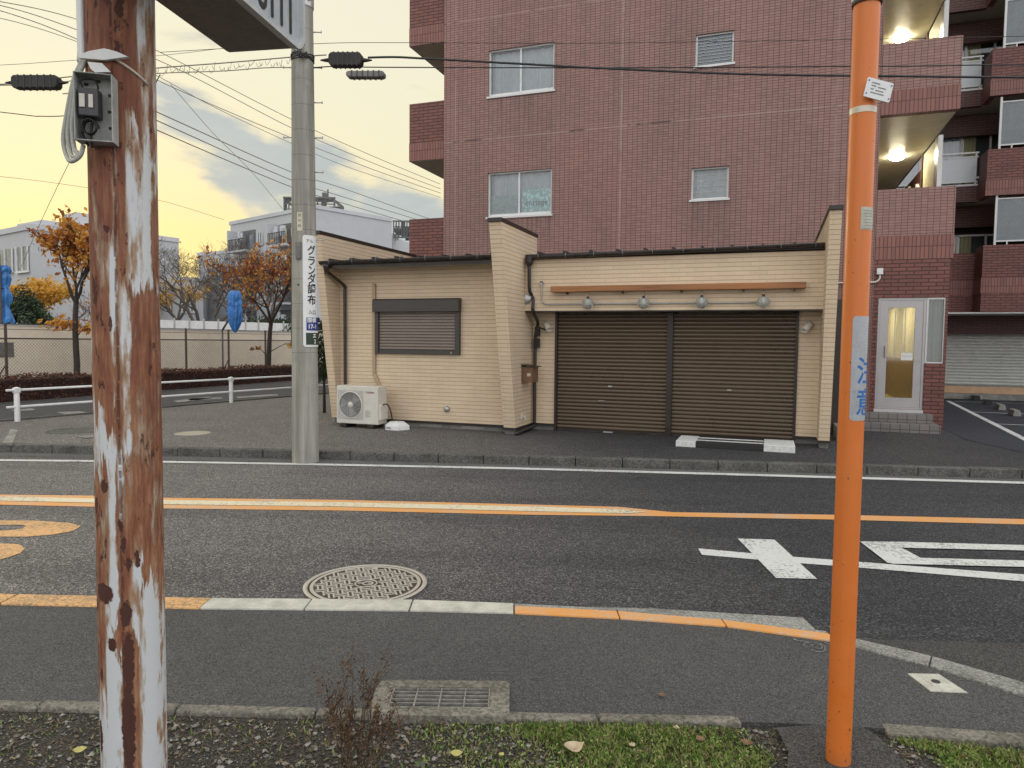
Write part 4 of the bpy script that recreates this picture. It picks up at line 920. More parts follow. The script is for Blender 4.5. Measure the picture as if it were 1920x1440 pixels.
# air conditioner outdoor unit
ac = lthing('air_conditioner', 'white outdoor air conditioning unit against the tan wall', 'air conditioner', -3.62, -1.10, .1)
W_, D_, H0, H1 = .82, .30, .07, .72
MB().box(0, W_, 0, D_, H0, H1).build('casing', M['ivory'], ac, bevel=.012)
MB().lathe([(.235, -.0), (.235, -.012), (.222, -.016), (.215, -.004), (.212, .0)], c=(.285, 0, .395), n=40, ax='y').build('fan_ring', M['ivory'], ac)
MB().box(.035, .535, -.006, -.001, .145, .645).build('grille_panel', plain('ac_grille_plastic', (.46, .45, .42), .5), ac, bevel=.004)
MB().lathe([(.0005, -.0075), (.222, -.0075)], c=(.285, 0, .395), n=36, ax='y').build('fan_opening', plain('ac_fan_shade', (.16, .16, .155), .6), ac)
w_ = MB()
for k in range(9): w_.lathe([(.03 + .022 * k, -.012), (.034 + .022 * k, -.015), (.036 + .022 * k, -.012)], c=(.285, 0, .395), n=36, ax='y')
for k in range(24):
    a = 2 * math.pi * k / 24; w_.tube([(.285 + .05 * math.cos(a), -.012, .395 + .05 * math.sin(a)), (.285 + .222 * math.cos(a + .5), -.012, .395 + .222 * math.sin(a + .5))], .0028, 4)
w_.build('grille', M['steel'], ac)
w_ = MB()
for k in range(3):
    a = 2 * math.pi * k / 3 + .4
    P_ = [(.285 + r_ * math.cos(a + q), -.009, .395 + r_ * math.sin(a + q)) for r_, q in ((.05, -.3), (.21, .05), (.20, .85), (.12, .8), (.05, .5))]
    w_.add(P_, [(0, 1, 2, 3, 4)])
w_.build('fan_blade', plain('ac_fan_blade', (.30, .30, .29), .5), ac)
MB().lathe([(.0005, -.024), (.045, -.021), (.052, -.013)], c=(.285, 0, .395), n=22, ax='y').build('fan_hub', M['ivory'], ac, True)
def decal(body, size, x_, z_, y_, mat, parent, name='lettering', bold=0.0, sx=1.0):
    vs, fs = text_mesh(body, size, 0, bold)
    return MB().add([(x_ + p.x * sx, y_, z_ + p.y) for p in vs], fs).build(name, mat, parent)
M['red_txt'] = plain('red_brown_lettering', (.28, .08, .05), .5)
decal('TOSHIBA', .042, .665, .615, -.003, M['red_txt'], ac, bold=.001)
w_ = MB(); [w_.box(.58 + .0, .58 + q, -.003, -.002, .30 - .018 * i, .305 - .018 * i) for i, q in enumerate((.10, .07, .11, .09, .06, .10, .04))]; w_.build('label', M['grey_ink'], ac)
MB().box(.815, .86, .02, .28, .14, .42).build('valve_cover', M['ivory'], ac, bevel=.02)
MB().box(.08, .20, -.02, .32, 0, .068).build('foot', M['black'], ac, bevel=.008); MB().box(.62, .74, -.02, .32, 0, .068).build('foot', M['black'], ac, bevel=.008)
MB().tube(smoothpath([(.84, .1, .40), (.92, .12, .42), (.95, .2, .30), (.92, .3, .10), (.84, .32, .03)], 6), .011).build('hose', M['black'], ac, True)
# white plastic base block next to it
wb = lthing('signpost_base', 'white six sided plastic weight block lying on the pavement beside the air conditioner', 'base block', -2.50, -.98, .1)
def hexpts(a, b, ch): return [(-a + ch, -b), (a - ch, -b), (a, 0), (a - ch, b), (-a + ch, b), (-a, 0)]
h1, h2, h3 = hexpts(.24, .18, .12), hexpts(.235, .175, .12), hexpts(.13, .09, .06)
vs = [(x_, y_, 0) for x_, y_ in h1] + [(x_, y_, .075) for x_, y_ in h2] + [(x_, y_, .135) for x_, y_ in h3]
MB().add(vs, [[0, 1, 2, 3, 4, 5][::-1], [12, 13, 14, 15, 16, 17]] + [(k * 6 + i, k * 6 + (i + 1) % 6, k * 6 + 6 + (i + 1) % 6, k * 6 + 6 + i) for k in (0, 1) for i in range(6)]).build('body', M['alu_w'], wb, bevel=.008)
MB().lathe([(.03, .136), (.03, .142), (.0005, .142)], n=20).build('cap', M['ivory'], wb)
MB().box(-.10, -.02, -.1815, -.1775, .03, .05).build('maker_mark', M['grey_ink'], wb)

# threshold ramp: white painted frame with black rubber treads
rp = lthing('threshold_ramp', 'white framed black rubber threshold ramp in front of the right shutter', 'ramp', 2.15, -.93, .1)
ZW = plain('scuffed_white_paint', (.62, .63, .62), .6, 0, .2, 25, .3)
MB().box(0, .28, -.15, .52, 0, .085).build('end_block', ZW, rp, bevel=.006); MB().box(1.21, 1.62, -.15, .52, 0, .095).build('end_block', ZW, rp, bevel=.006)
w_ = MB(); w_.box(.283, 1.207, -.14, .02, 0, .085); w_.build('front_tread', M['black'], rp, bevel=.006)
w_ = MB(); w_.box(.283, 1.207, .023, .10, 0, .088); w_.box(.283, 1.207, .253, .32, 0, .095); w_.build('divider', ZW, rp, bevel=.004)
w_ = MB(); w_.box(.283, 1.207, .103, .25, 0, .090); w_.box(.283, 1.207, .323, .50, 0, .10); w_.build('tread', M['black'], rp, bevel=.004)
# ------------------------------------------------------------------ brick apartment building
apt = lthing('apartment_building', 'tall red brown tiled apartment building with balconies rising behind the shop', 'apartment building')
AV = 2.79
wins = [(-2.41, -.95, 6.80, 7.77, 'w', 'plain'), (-2.41, -.97, 4.265, 5.21, 'w', 'leaf'), (1.88, 2.59, 6.915, 7.52, 's', 'blind'), (1.86, 2.56, 4.385, 5.0, 's', 'net'),
        (-2.41, -.95, 9.33, 10.3, 'w', 'plain'), (1.88, 2.59, 9.45, 10.05, 's', 'blind')]
w_ = MB(); wallgrid(w_, -3.45, 5.12, 0.1, 13.4, AV, [q[:4] for q in wins], .13)
w_.quad((-3.45, AV, .1), (-3.45, AV, 13.4), (-3.45, 14, 13.4), (-3.45, 14, .1)); w_.quad((5.12, AV, .1), (5.12, 14, .1), (5.12, 14, 13.4), (5.12, AV, 13.4)); w_.quad((-3.45, AV, 13.4), (5.12, AV, 13.4), (5.12, 14, 13.4), (-3.45, 14, 13.4))
w_.build('wall', M['tile'], apt)
for a, b, c, d_, ty, inside in wins:
    wn = bpy.data.objects.new('window', None); COL.objects.link(wn); wn.parent = apt; wn.location = (a, AV + .07, c)
    W_, H_ = b - a, d_ - c; f = .035
    w_ = MB(); w_.box(0, W_, -.02, .05, 0, f); w_.box(0, W_, -.02, .05, H_ - f * .8, H_); w_.box(0, f, -.019, .05, f, H_ - f * .8); w_.box(W_ - f, W_, -.019, .05, f, H_ - f * .8)
    if ty == 'w': w_.box(W_ / 2 - .035, W_ / 2 - .0, -.018, .02, f, H_ - f * .8); w_.box(f, W_ / 2 - .035, -.016, .01, f, f + .035); w_.box(W_ / 2, W_ - f, .0, .03, f, f + .045)
    w_.build('frame', M['alu_w'], wn); MB().box(-.03, W_ + .03, -.10, -.021, -.035, .004).build('sill', M['alu'], wn)
    MB().quad((f, .015, f), (W_ - f, .015, f), (W_ - f, .015, H_ - f), (f, .015, H_ - f)).build('pane', M['glass'], wn)
    if ty == 's':
        lo = MB()
        nl = 9 if inside == 'blind' else 5
        for k in range(nl): zz = f + (H_ - 2 * f) * (k + .0) / nl; lo.box(f, W_ - f, -.006, .004, zz, zz + .007)
        lo.build('louvre', M['steel'], wn)
    w_ = MB(); 
    if inside in ('plain', 'net', 'leaf'): folds(w_, .03, W_ - .03, .03, H_ - .03, .12, .015, .13); w_.build('curtain', M['curtain'], wn)
    else: w_.box(.02, W_ - .02, .06, .07, .02, H_ - .02); w_.build('blind', plain('grey_blue_blind', (.20, .25, .31), .6), wn)
    if inside == 'leaf':
        MB().box(W_ / 2 + .01, W_ - f, .07, .075, f + .05, H_ * .60).build('patterned_film', M['leafscreen'], wn)
        MB().box(f, W_ / 2 - .03, .072, .076, f + .05, H_ * .50).build('patterned_screen', plain('pale_floral_film', (.34, .42, .42), .6, 0, .35, 16), wn)
        decal('cottage', .17, W_ * .74, H_ * .30, .066, M['ink'], wn)
    w_ = MB(); w_.box(-.1, W_ + .1, .4, .42, -.2, H_ + .2); w_.build('room_back', M['room'], wn)
# balconies on the left flank
for z0, z1 in ((3.08, 4.33), (5.61, 6.87), (8.12, 9.40)):
    bl = bpy.data.objects.new('balcony', None); COL.objects.link(bl); bl.parent = apt; bl.location = (-4.33, AV + .06, z0)
    hh = z1 - z0
    w_ = MB(); w_.box(0, .878, 0, .12, .40, hh); w_.box(0, .12, .121, 5.0, .40, hh); w_.build('parapet', M['brickdim'] if 0 else M['brick'], bl)
    w_ = MB(); w_.box(-.005, .878, -.005, .125, .0, .398); w_.box(-.005, .12, .126, 5.0, .0, .398); w_.build('brick_band', M['soldier'], bl)
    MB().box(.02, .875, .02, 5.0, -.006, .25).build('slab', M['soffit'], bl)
    w_ = MB(); w_.box(.80, .835, 1.6, 1.64, hh, 2.52); w_.box(.70, .73, 1.6, 1.64, hh, 2.52); w_.build('partition_frame', M['alu_w'], bl)
# corridor parapets on the right
for z0, z1 in ((3.13, 4.38), (5.68, 6.92), (8.20, 9.44)):
    cr = bpy.data.objects.new('corridor', None); COL.objects.link(cr); cr.parent = apt; cr.location = (5.125, AV, z0)
    hh = z1 - z0
    w_ = MB(); w_.box(0, 1.225, 0.004, .15, .42, hh); w_.build('parapet', M['tile2'], cr)
    w_ = MB(); w_.box(0, 1.23, 0, .154, 0.0, .417); w_.build('brick_band', M['soldier'], cr)
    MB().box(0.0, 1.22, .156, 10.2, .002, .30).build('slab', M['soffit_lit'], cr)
    MB().box(1.20, 1.228, .157, 10.2, -.01, .31).build('slab_edge', M['dark'], cr)
    if z0 > 5:   # lit ceiling lamp under this slab
        lm = MB().lathe([(.0005, -.075), (.09, -.072), (.135, -.05), (.15, -.012), (.15, 0)], n=28).build('ceiling_lamp', M['lamp'], cr, True)
        lm.location = (.72, 3.15 if z0 < 7 else 3.2, 0.0)
        MB().lathe([(.165, -.012), (.165, .001)], n=28).build('lamp_base', M['ivory'], lm, True)
# far side wall of the corridor: posts, cream panels, pipes
for z0, zt in ((4.38 - .95, 5.66), (6.92 - .95, 8.18), (9.4 - .95, 10.7)):
    ct = bpy.data.objects.new('corridor_screen', None); COL.objects.link(ct); ct.parent = apt; ct.location = (6.35, AV, z0); hh = zt - z0
    MB().box(-.02, .06, 1.55, 1.85, 0, hh).build('post', M['alu'], ct)
    MB().box(-.01, .05, 1.86, 3.0, 0, hh - .02).build('cream_panel', plain('cream_panel', (.62, .60, .42), .6), ct)
    MB().box(-.04, .06, 3.02, 3.12, 0, hh).build('bracket_post', M['brickdim'], ct)
    w_ = MB(); w_.box(-.04, .02, 4.6, 4.8, 0, hh - .35); w_.box(-.04, .02, 3.6, 3.7, 0, hh - .5); w_.box(-.02, .03, 6.5, 6.6, 0, hh); w_.build('white_post', M['ivory'], ct)
    w_ = MB(); w_.tube(smoothpath([(.0, 3.4, hh - .62), (-.05, 4.2, hh - .6), (-.15, 5.6, hh - .58), (-.2, 5.7, hh - .5)], 5), .055); w_.build('duct', M['steel'], ct, True)
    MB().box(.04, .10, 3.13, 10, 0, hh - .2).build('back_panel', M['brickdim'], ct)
    MB().box(-1.22, .1, 10, 10.1, 0, hh).build('end_panel', M['soffit_lit'], ct)

# entrance block with lit door
S0, S1 = 4.26, 6.31
w_ = MB(); wallgrid(w_, 5.122, S1, .1, 3.128, AV, [(5.21, 6.27, .46, 2.455)], .10)
w_.quad((S1, AV, .1), (S1, 14, .1), (S1, 14, 3.128), (S1, AV, 3.128)); w_.build('entrance_wall', M['brick'], apt)
w_ = MB(); w_.box(5.98, 6.30, AV + .004, AV + .11, .1, 1.285); w_.build('entrance_low_wall', M['brick'], apt)
dr = bpy.data.objects.new('entrance_door', None); COL.objects.link(dr); dr.parent = apt; dr.location = (5.215, AV + .05, .46)
w_ = MB(); w_.box(0, .035, -.03, .05, 0, 1.99); w_.box(.725, .765, -.03, .05, 0, 1.99); w_.box(.035, .725, -.03, .05, 1.95, 1.99); w_.box(.035, .725, -.05, .05, 0, .03); w_.build('frame', M['door'], dr)
w_ = MB(); w_.box(.038, .165, -.02, .02, .032, 1.948); w_.box(.60, .722, -.02, .02, .032, 1.948); w_.box(.166, .599, -.02, .02, 1.82, 1.948); w_.box(.166, .599, -.02, .02, .032, .20); w_.build('leaf', M['door'], dr)
MB().quad((.165, 0, .20), (.60, 0, .20), (.60, 0, 1.82), (.165, 0, 1.82)).build('pane', M['glass'], dr)
MB().box(.13, .15, -.07, -.021, .93, 1.14).build('handle', M['steel'], dr, bevel=.004); MB().box(.62, .70, -.035, -.021, .86, .89).build('lock', M['steel'], dr)
nb = MB().box(.40, .58, -.006, -.002, .88, 1.01).build('notice', M['plate'], dr)
MB().box(.41, .57, -.0075, -.0065, .95, .955).build('print', M['grey_ink'], nb)
sw = bpy.data.objects.new('side_window', None); COL.objects.link(sw); sw.parent = apt; sw.location = (5.985, AV + .05, 1.29)
w_ = MB(); w_.box(0, .03, -.03, .03, 0, 1.16); w_.box(.265, .29, -.03, .03, 0, 1.16); w_.box(.03, .265, -.03, .03, 1.13, 1.16); w_.box(.03, .265, -.04, .03, 0, .03); w_.build('frame', M['alu'], sw)
MB().quad((.03, 0, .03), (.265, 0, .03), (.265, 0, 1.13), (.03, 0, 1.13)).build('pane', M['glass'], sw)
w_ = MB(); folds(w_, .03, .27, .02, 1.14, .06, .012, .05); w_.build('curtain', plain('green_grey_curtain', (.30, .33, .27), .8), sw)
# the hall behind the door
hl = bpy.data.objects.new('entrance_hall', None); COL.objects.link(hl); hl.parent = apt; hl.location = (5.2, AV + .12, .46)
MB().box(0, .95, 0, 5.2, -.03, 0).build('hall_floor', M['cream_in'], hl)
MB().box(0, .95, 0, 5.2, 1.995, 2.04).build('hall_ceiling', M['soffit'], hl)
w_ = MB(); w_.box(.80, .86, .0, 5.2, 0, .86); w_.build('panelling', M['brown_in'], hl)
w_ = MB(); w_.box(-.06, 0, 0, 5.2, 0, 2.0); w_.box(0, .95, 5.2, 5.26, 0, 2.0); w_.build('hall_wall', plain('hall_wall_paint', (.60, .54, .38), .7), hl)
w_ = MB(); n = 90
pts = [(.84 + .018 * math.sin(i * 1.1), .05 + 5.1 * i / n) for i in range(n + 1)]
w_.add([(a, b, .87) for a, b in pts] + [(a, b, 1.99) for a, b in pts], [(i, i + 1, n + 2 + i, n + 1 + i) for i in range(n)]); w_.build('hall_curtain', M['curtain_c'], hl)
w_ = MB(); [w_.box(.79, .81, q, q + .05, .86, 1.9) for q in (1.0, 2.2, 3.4)]; w_.build('window_post', M['alu_w'], hl)
w_ = MB(); w_.box(.25, .45, 1.4, 2.3, 1.96, 1.99); w_.box(.25, .45, 3.4, 4.2, 1.96, 1.99); w_.build('hall_lamp', M['lamp_in'], hl)
# entrance steps and wall box
st = MB(); st.box(4.86, 6.17, 2.22, AV - .005, .09, .245); st.box(4.86, 6.10, 2.50, AV - .005, .247, .40); st.build('steps', M['steptile'], apt, bevel=.006)
w_ = MB(); w_.box(5.20, 5.99, AV - .02, AV + .02, .40, .455); w_.build('threshold', M['alu'], apt)
w_ = MB(); w_.box(5.16, 5.26, AV - .07, AV - .002, 2.87, 2.98); w_.build('wall_box', M['plate'], apt, bevel=.006)
MB().tube(smoothpath([(5.21, AV - .03, 2.87), (5.21, AV - .03, 2.80), (5.16, AV - .03, 2.745), (5.05, AV - .03, 2.735), (4.3, AV - .03, 2.735)], 5), .016).build('wall_conduit', M['ivory'], apt, True)
# brown post and small ledge in the gap beside the shop
w_ = MB(); w_.box(4.40, 4.52, 1.35, 1.47, .1, 2.35); w_.build('gap_post', M['dark'], apt)
w_ = MB(); w_.box(4.42, 4.60, .55, 1.2, .1, .32); w_.build('gap_block', M['block'], apt)
# ------------------------------------------------ rear right wing of the apartment building
rw = bpy.data.objects.new('rear_wing', None); COL.objects.link(rw); rw.parent = apt; rw.location = (0, 10, 0)
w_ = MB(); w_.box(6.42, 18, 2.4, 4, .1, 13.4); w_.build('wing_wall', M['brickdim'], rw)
zf = (2.49, 5.47, 7.98, 10.5)
for k, zb in enumerate(zf):
    zt = 4.21 if k == 0 else zb + 1.17
    w_ = MB(); w_.box(8.49, 18, 0, .15, zb + (0 if k == 0 else .40), zt); w_.box(8.49, 8.63, .151, .75, zb + (0 if k == 0 else .4), zt)
    w_.build('front_parapet', M['brick'], rw)
    zb2 = 2.98 if k == 0 else zb
    w_ = MB(); w_.box(8.475, 18, -.012, .0 if k == 0 else .15, zb2, zb2 + .40); w_.box(8.475, 8.489 if k == 0 else 8.63, -.0 if k == 0 else .151, .75, zb2, zb2 + .40); w_.build('brick_band', M['soldier'], rw)
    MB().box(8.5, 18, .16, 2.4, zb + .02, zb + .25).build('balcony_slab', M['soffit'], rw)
    # recessed part
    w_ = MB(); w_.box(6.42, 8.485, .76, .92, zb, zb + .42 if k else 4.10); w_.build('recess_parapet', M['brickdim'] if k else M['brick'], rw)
    if k == 0:
        w_ = MB(); w_.box(6.42, 8.485, .745, .759, 2.98, 3.38); w_.build('brick_band', M['soldier'], rw)
    MB().box(6.42, 8.5, .93, 2.4, zb + .02, zb + .25).build('balcony_slab', M['soffit'], rw)
    MB().box(6.42, 12.5, 1.6, 1.8, zb - .55, zb).build('lintel', M['brickdim'], rw)
    # window wall behind
    z0 = zb + .3; H_ = 1.95
    wn = bpy.data.objects.new('balcony_window', None); COL.objects.link(wn); wn.parent = rw; wn.location = (6.9, 1.85, z0)
    w_ = MB(); w_.box(0, 2.6, -.02, .05, H_ - .05, H_); w_.box(0, .05, -.02, .05, 0, H_); w_.box(.75, .81, -.02, .05, 0, H_); w_.box(1.35, 1.41, -.02, .05, 0, H_); w_.box(2.05, 2.10, -.02, .05, 0, H_); w_.build('frame', M['alu_w'], wn)
    MB().quad((.04, .01, 0), (2.6, .01, 0), (2.6, .01, H_), (.04, .01, H_)).build('pane', M['glass'], wn)
    w_ = MB(); folds(w_, .05, 1.35, .02, H_ - .05, .09, .02, .12); w_.build('curtain', M['curtain'], wn)
    w_ = MB(); folds(w_, 1.42, 1.75, .02, H_ - .05, .09, .02, .08); w_.build('cream_curtain', M['curtain_c'], wn)
    w_ = MB(); w_.box(0, 2.6, .3, .32, 0, H_); w_.build('room_back', M['room'], wn)
    if k:       # aluminium rail with white panel on the recessed balcony
        rl = bpy.data.objects.new('railing', None); COL.objects.link(rl); rl.parent = rw; rl.location = (6.45, .82, zb + .42)
        w_ = MB(); w_.box(0, 2.03, -.03, .03, .86, .90); w_.box(0, 2.03, -.02, .02, .76, .79); w_.box(0, 2.03, -.02, .02, .10, .13); w_.box(0, 2.03, -.05, .06, 0, .05)
        for q in (.0, .62, 1.1, 1.95): w_.box(q, q + .04, -.02, .02, .05, .86)
        w_.build('rail_frame', M['alu_w'], rl); MB().box(.04, 1.95, -.005, .005, .13, .76).build('rail_panel', M['frost_w'], rl)
    # frosted privacy screen standing on the parapet
    sc_ = bpy.data.objects.new('privacy_screen', None); COL.objects.link(sc_); sc_.parent = rw; sc_.location = (8.72, .05, zt)
    w_ = MB(); w_.box(0, .05, -.02, .03, -.05, 1.30); w_.box(.05, 6, -.015, .025, .08, .115); w_.box(.05, 6, -.015, .025, 1.16, 1.19); w_.box(1.9, 1.95, -.02, .03, -.05, 1.3); w_.box(.28, .31, -.01, .02, 0, .08); w_.build('screen_frame', M['alu_w'], sc_)
    MB().box(.05, 6, 0, .01, .116, 1.158).build('screen_glass', M['frost'], sc_)
# garage at the foot of the wing
gr = bpy.data.objects.new('garage', None); COL.objects.link(gr); gr.parent = rw; gr.location = (0, 2.0, 0)
slats(6.42, 18, .50, 2.72, 0, .088, .018, 'roller_shutter', M['shut_w'], gr)
MB().box(6.42, 18, -.03, .03, .46, .50).build('bottom_rail', M['conc'], gr)
MB().box(6.42, 18, -.04, .2, .26, .458).build('base_wall', plain('peach_base_wall', (.55, .36, .23), .8), gr)
MB().box(6.42, 18, -.30, .2, .1, .258).build('kerb_step', M['kerb_grey'], gr)
MB().box(6.42, 18, -.10, .3, 2.55, 2.9).build('shutter_housing', M['soffit'], gr)
w_ = MB(); w_.box(6.42, 18, -1.98, .0, 2.455, 2.485); w_.build('soffit_trim', M['alu_w'], gr)

# ------------------------------------------------------------------ near poles
rp_ = thing('rusty_pole', 'rusty steel pole with flaking white paint standing nearest at the left', 'pole', (-1.185, 2.175, -.02))
# seen against its height the pole leans a little to the left
RR = .0925
prof = [(RR * (1 + .010 * math.sin(z_ * 2.1)), z_) for z_ in [i * .1 for i in range(0, 62)]]
sh = MB().lathe(prof, n=56).build('shaft', M['rust'], rp_, True)
rp_.rotation_euler = (R(.8), R(.6), 0)
jb = bpy.data.objects.new('junction_box', None); COL.objects.link(jb); jb.parent = rp_; jb.location = (-.006, -.093, 2.165); jb.scale = (.93, 1, .90); jb.rotation_euler = (0, 0, R(14))
GB = plain('weathered_box_plastic', (.36, .37, .35), .55, 0, .25, 12)
w_ = MB(); w_.box(-.060, .045, -.008, 0, 0, .205); w_.box(-.060, -.056, -.055, -.0085, 0, .205); w_.box(.041, .045, -.055, -.0085, 0, .205); w_.box(-.0555, .0405, -.055, -.0085, .201, .205); w_.box(-.0555, .0405, -.055, -.0085, 0, .004); w_.build('back_plate', GB, jb, bevel=.002)
w_ = MB(); w_.box(-.050, .005, -.050, -.009, .075, .160); w_.build('breaker', plain('dark_breaker_plastic', (.045, .045, .052), .45), jb, bevel=.004)
w_ = MB(); w_.box(-.045, -.03, -.0545, -.0505, .10, .14); w_.box(-.02, -.008, -.0545, -.0505, .10, .14); w_.build('toggle', M['ivory'], jb, bevel=.001)
w_ = MB(); [w_.box(x_, x_ + .012, -.0105, -.0085, z_, z_ + .008) for x_, z_ in ((-.012, .19), (-.012, .008), (-.045, .178), (.02, .15), (.02, .05), (.018, .10))]; w_.build('slot', M['black'], jb)
w_ = MB()
for k in range(6):
    a0 = k * .9; w_.tube([(-.022 + .022 * math.cos(a0 + t_ * .5) * (1 - .02 * t_), -.03 - .004 * k, .045 + .022 * math.sin(a0 + t_ * .5)) for t_ in range(10)], .0025, 5)
w_.tube(smoothpath([(-.04, -.03, .16), (-.045, -.035, .185), (-.01, -.03, .19), (.0, -.03, .165)], 5), .003, 5); w_.tube(smoothpath([(-.03, -.03, .075), (-.045, -.03, .03), (-.03, -.03, -.01)], 5), .004, 5); w_.tube(smoothpath([(-.015, -.03, .075), (-.02, -.035, .03), (-.02, -.03, -.015)], 5), .004, 5)
w_.build('wiring', M['black'], jb, True)
# bracket strap with a torn plate over the box
w_ = MB(); w_.prism([(-.062, 2.412), (-.02, 2.424), (.01, 2.430), (.045, 2.422), (.078, 2.408), (.05, 2.404), (.01, 2.398), (-.03, 2.400), (-.062, 2.402)], 1, -.106, -.094)
w_.build('strap_plate', M['plate'], rp_, bevel=.001)
w_ = MB(); w_.prism([(-.030, 2.388), (.010, 2.385), (.034, 2.362), (-.010, 2.360), (-.022, 2.370)], 1, -.118, -.114); w_.build('metal_tab', M['plate'], rp_)
MB().tube([(RR * math.sin(a), -RR * math.cos(a) - .002 if True else 0, 2.425 - .05 * max(0, a) ) for a in [i * .12 - 1.2 for i in range(22)]], .0045, 6).build('band_wire', M['band'], rp_, True)
# conduits down the left flank and their loop
w_ = MB(); w_.tube([(-.094, -.035, 4.5), (-.094, -.035, 2.45), (-.084, -.055, 2.41)], .012, 8); w_.tube([(-.080, -.055, 4.5), (-.080, -.055, 2.43), (-.072, -.07, 2.40)], .009, 8)
w_.build('conduit', M['plate'], rp_, True)
w_ = MB()
for k, (dx_, dz) in enumerate(((0, 0), (.013, .012), (.026, .026))):
    w_.tube(smoothpath([(-.072 + dx_ * .4, -.07, 2.41), (-.092 + dx_ * .4, -.08, 2.35), (-.112 + dx_ * .7, -.085, 2.25), (-.120 + dx_, -.09, 2.18 + dz), (-.104 + dx_ * .8, -.10, 2.13 + dz), (-.078 + dx_ * .5, -.12, 2.115 + dz), (-.052, -.125, 2.13), (-.045, -.12, 2.16)], 7), .0062, 8)
w_.build('cable_loop', plain('grey_cable_sheath', (.40, .41, .38), .5), rp_, True)
MB().tube([(-.13, -.07, 2.315), (-.04, -.10, 2.31)], .002, 5).build('cable_tie', M['band'], rp_)

# illuminated number sign, seen from below
SG = thing('number_sign_box', 'boxy sign with black numerals and dark underside hanging overhead by the rusty pole', 'sign')
zS = 2.62
a_, b_ = at(440, 109, zS), at(566, 101, zS)      # far lower edge of the box
dirn = Vector((math.sin(R(9.6)), math.cos(R(9.6)), 0)); side_ = Vector((dirn.y, -dirn.x, 0))
SG.location = b_; SG.rotation_euler = (0, 0, -R(9.6))
Wd = (b_ - a_).length * .985; Ln = 1.30; Hh = .42
M['sign_under'] = plain('brown_grey_sign_underside', (.17, .142, .122), .55, .1, .45, 7)
w_ = MB(); w_.prism(roundrect(-Ln, -.0, 0.0, Hh, .06, 6), 0, -Wd, -.014)
w_.build('box_body', M['sign_under'], SG, bevel=.003)
fo = roundrect(-Ln - .003, .003, -.003, Hh + .003, .065, 7); fi = roundrect(-Ln + .011, -.011, .010, Hh - .011, .055, 7); n = len(fo)
mb = MB(); mb.add([(-.013, y_, z_) for y_, z_ in fo] + [(.012, y_, z_) for y_, z_ in fo] + [(.012, y_, z_) for y_, z_ in fi] + [(-.002, y_, z_) for y_, z_ in fi],
    [(k * n + i, k * n + (i + 1) % n, (k + 1) * n + (i + 1) % n, (k + 1) * n + i) for k in range(3) for i in range(n)])
mb.build('frame', plain('white_sign_frame', (.50, .51, .52), .45, 0, .1, 20), SG)
pn = MB(); pn.add([(0.0, y_, z_) for y_, z_ in fi], [list(range(n))]); pn.build('face_panel', plain('white_sign_face', (.40, .44, .47), .4), SG)
vs, fs = text_mesh('8111', .175, 0, .002)
xs_ = [p.x for p in vs]
o = MB().add([(.003, p.x * 0.72, p.y) for p in vs], fs).build('numerals', M['ink'], SG); o.location = (0, -.182, .088)

# orange pole
op = thing('orange_pole', 'orange painted steel pole at the right with a worn white sticker', 'pole', (1.2585, 2.62, 0.0))

MB().lathe([(.0445, -.1), (.0445, 2.86)], n=44).build('shaft', M['orange'], op, True)
MB().lathe([(.0475, 2.82), (.050, 2.815), (.052, 2.84), (.052, 3.6)], n=44).build('sleeve', M['steel'], op, True)
def curved(r_, th0, th1, z0, z1, n=22, mi=0, rad=0.0):
    mb_ = MB(); k = 8 if rad else 1; vs = []; cols = []
    for i in range(n + 1):
        t_ = i / n; th = R(th0 + (th1 - th0) * t_); e = min(t_, 1 - t_) * abs(R(th1 - th0)) * r_
        ins = 0
        if rad and e < rad: ins = rad - math.sqrt(max(rad * rad - (rad - e) ** 2, 0))
        vs += [(r_ * math.sin(th), -r_ * math.cos(th), z0 + ins), (r_ * math.sin(th), -r_ * math.cos(th), z1 - ins)]
    mb_.add(vs, [(2 * i, 2 * i + 2, 2 * i + 3, 2 * i + 1) for i in range(n)]); return mb_
def curved_text(body, size, r_, th, z, mat, name, parent, sx=1.0, bold=0.0):
    vs, fs = text_mesh(body, size, 0, bold); out = []
    for p in vs:
        a = R(th) + p.x * sx / r_; out.append((r_ * math.sin(a), -r_ * math.cos(a), z + p.y))
    return MB().add(out, fs).build(name, mat, parent)
SK = plain('worn_silver_sticker', (.36, .38, .41), .32, .1, .15, 14)
stk = curved(.0455, -34, 95, 1.325, 1.705, 24, rad=.012).build('warning_sticker', SK, op)
curved_text('注', .105, .0462, 44, 1.500, M['blue_ink'], 'lettering', stk, .85, .0012)
curved_text('意', .105, .0462, 44, 1.385, M['blue_ink'], 'lettering', stk, .85, .0012)
vs = [(-.02, -.02), (.022, .045), (.05, -.02), (.034, -.02), (.034, -.05), (.008, -.05), (.008, -.02)]
mb = MB(); mb.add([(.0462 * math.sin(R(62) + x_ / .0462), -.0462 * math.cos(R(62) + x_ / .0462), 1.63 + z_) for x_, z_ in vs], [list(range(7))[::-1]]); mb.build('arrow', M['red_ink'], stk)
st2 = curved(.0455, -18, 60, 2.015, 2.095, 14).build('notice_sticker', plain('aged_sticker', (.42, .42, .35), .5, 0, .25, 40), op)
mb = MB()
for i in range(7):
    z_ = 2.083 - i * .0105; mb_ = curved(.0459, -8 + (i % 3) * 3, 48 - (i * 7 % 11), z_ - .002, z_, 8); mb.add(mb_.v, mb_.f)
mb.build('print', M['grey_ink'], st2)
MB().lathe([(.0457, 2.43), (.0457, 2.452)], n=30).build('plate_band', M['band'], op, True)
pt = bpy.data.objects.new('number_plate', None); COL.objects.link(pt); pt.parent = op; pt.location = (.022, -.062, 2.498); pt.rotation_euler = (0, R(12), R(4))
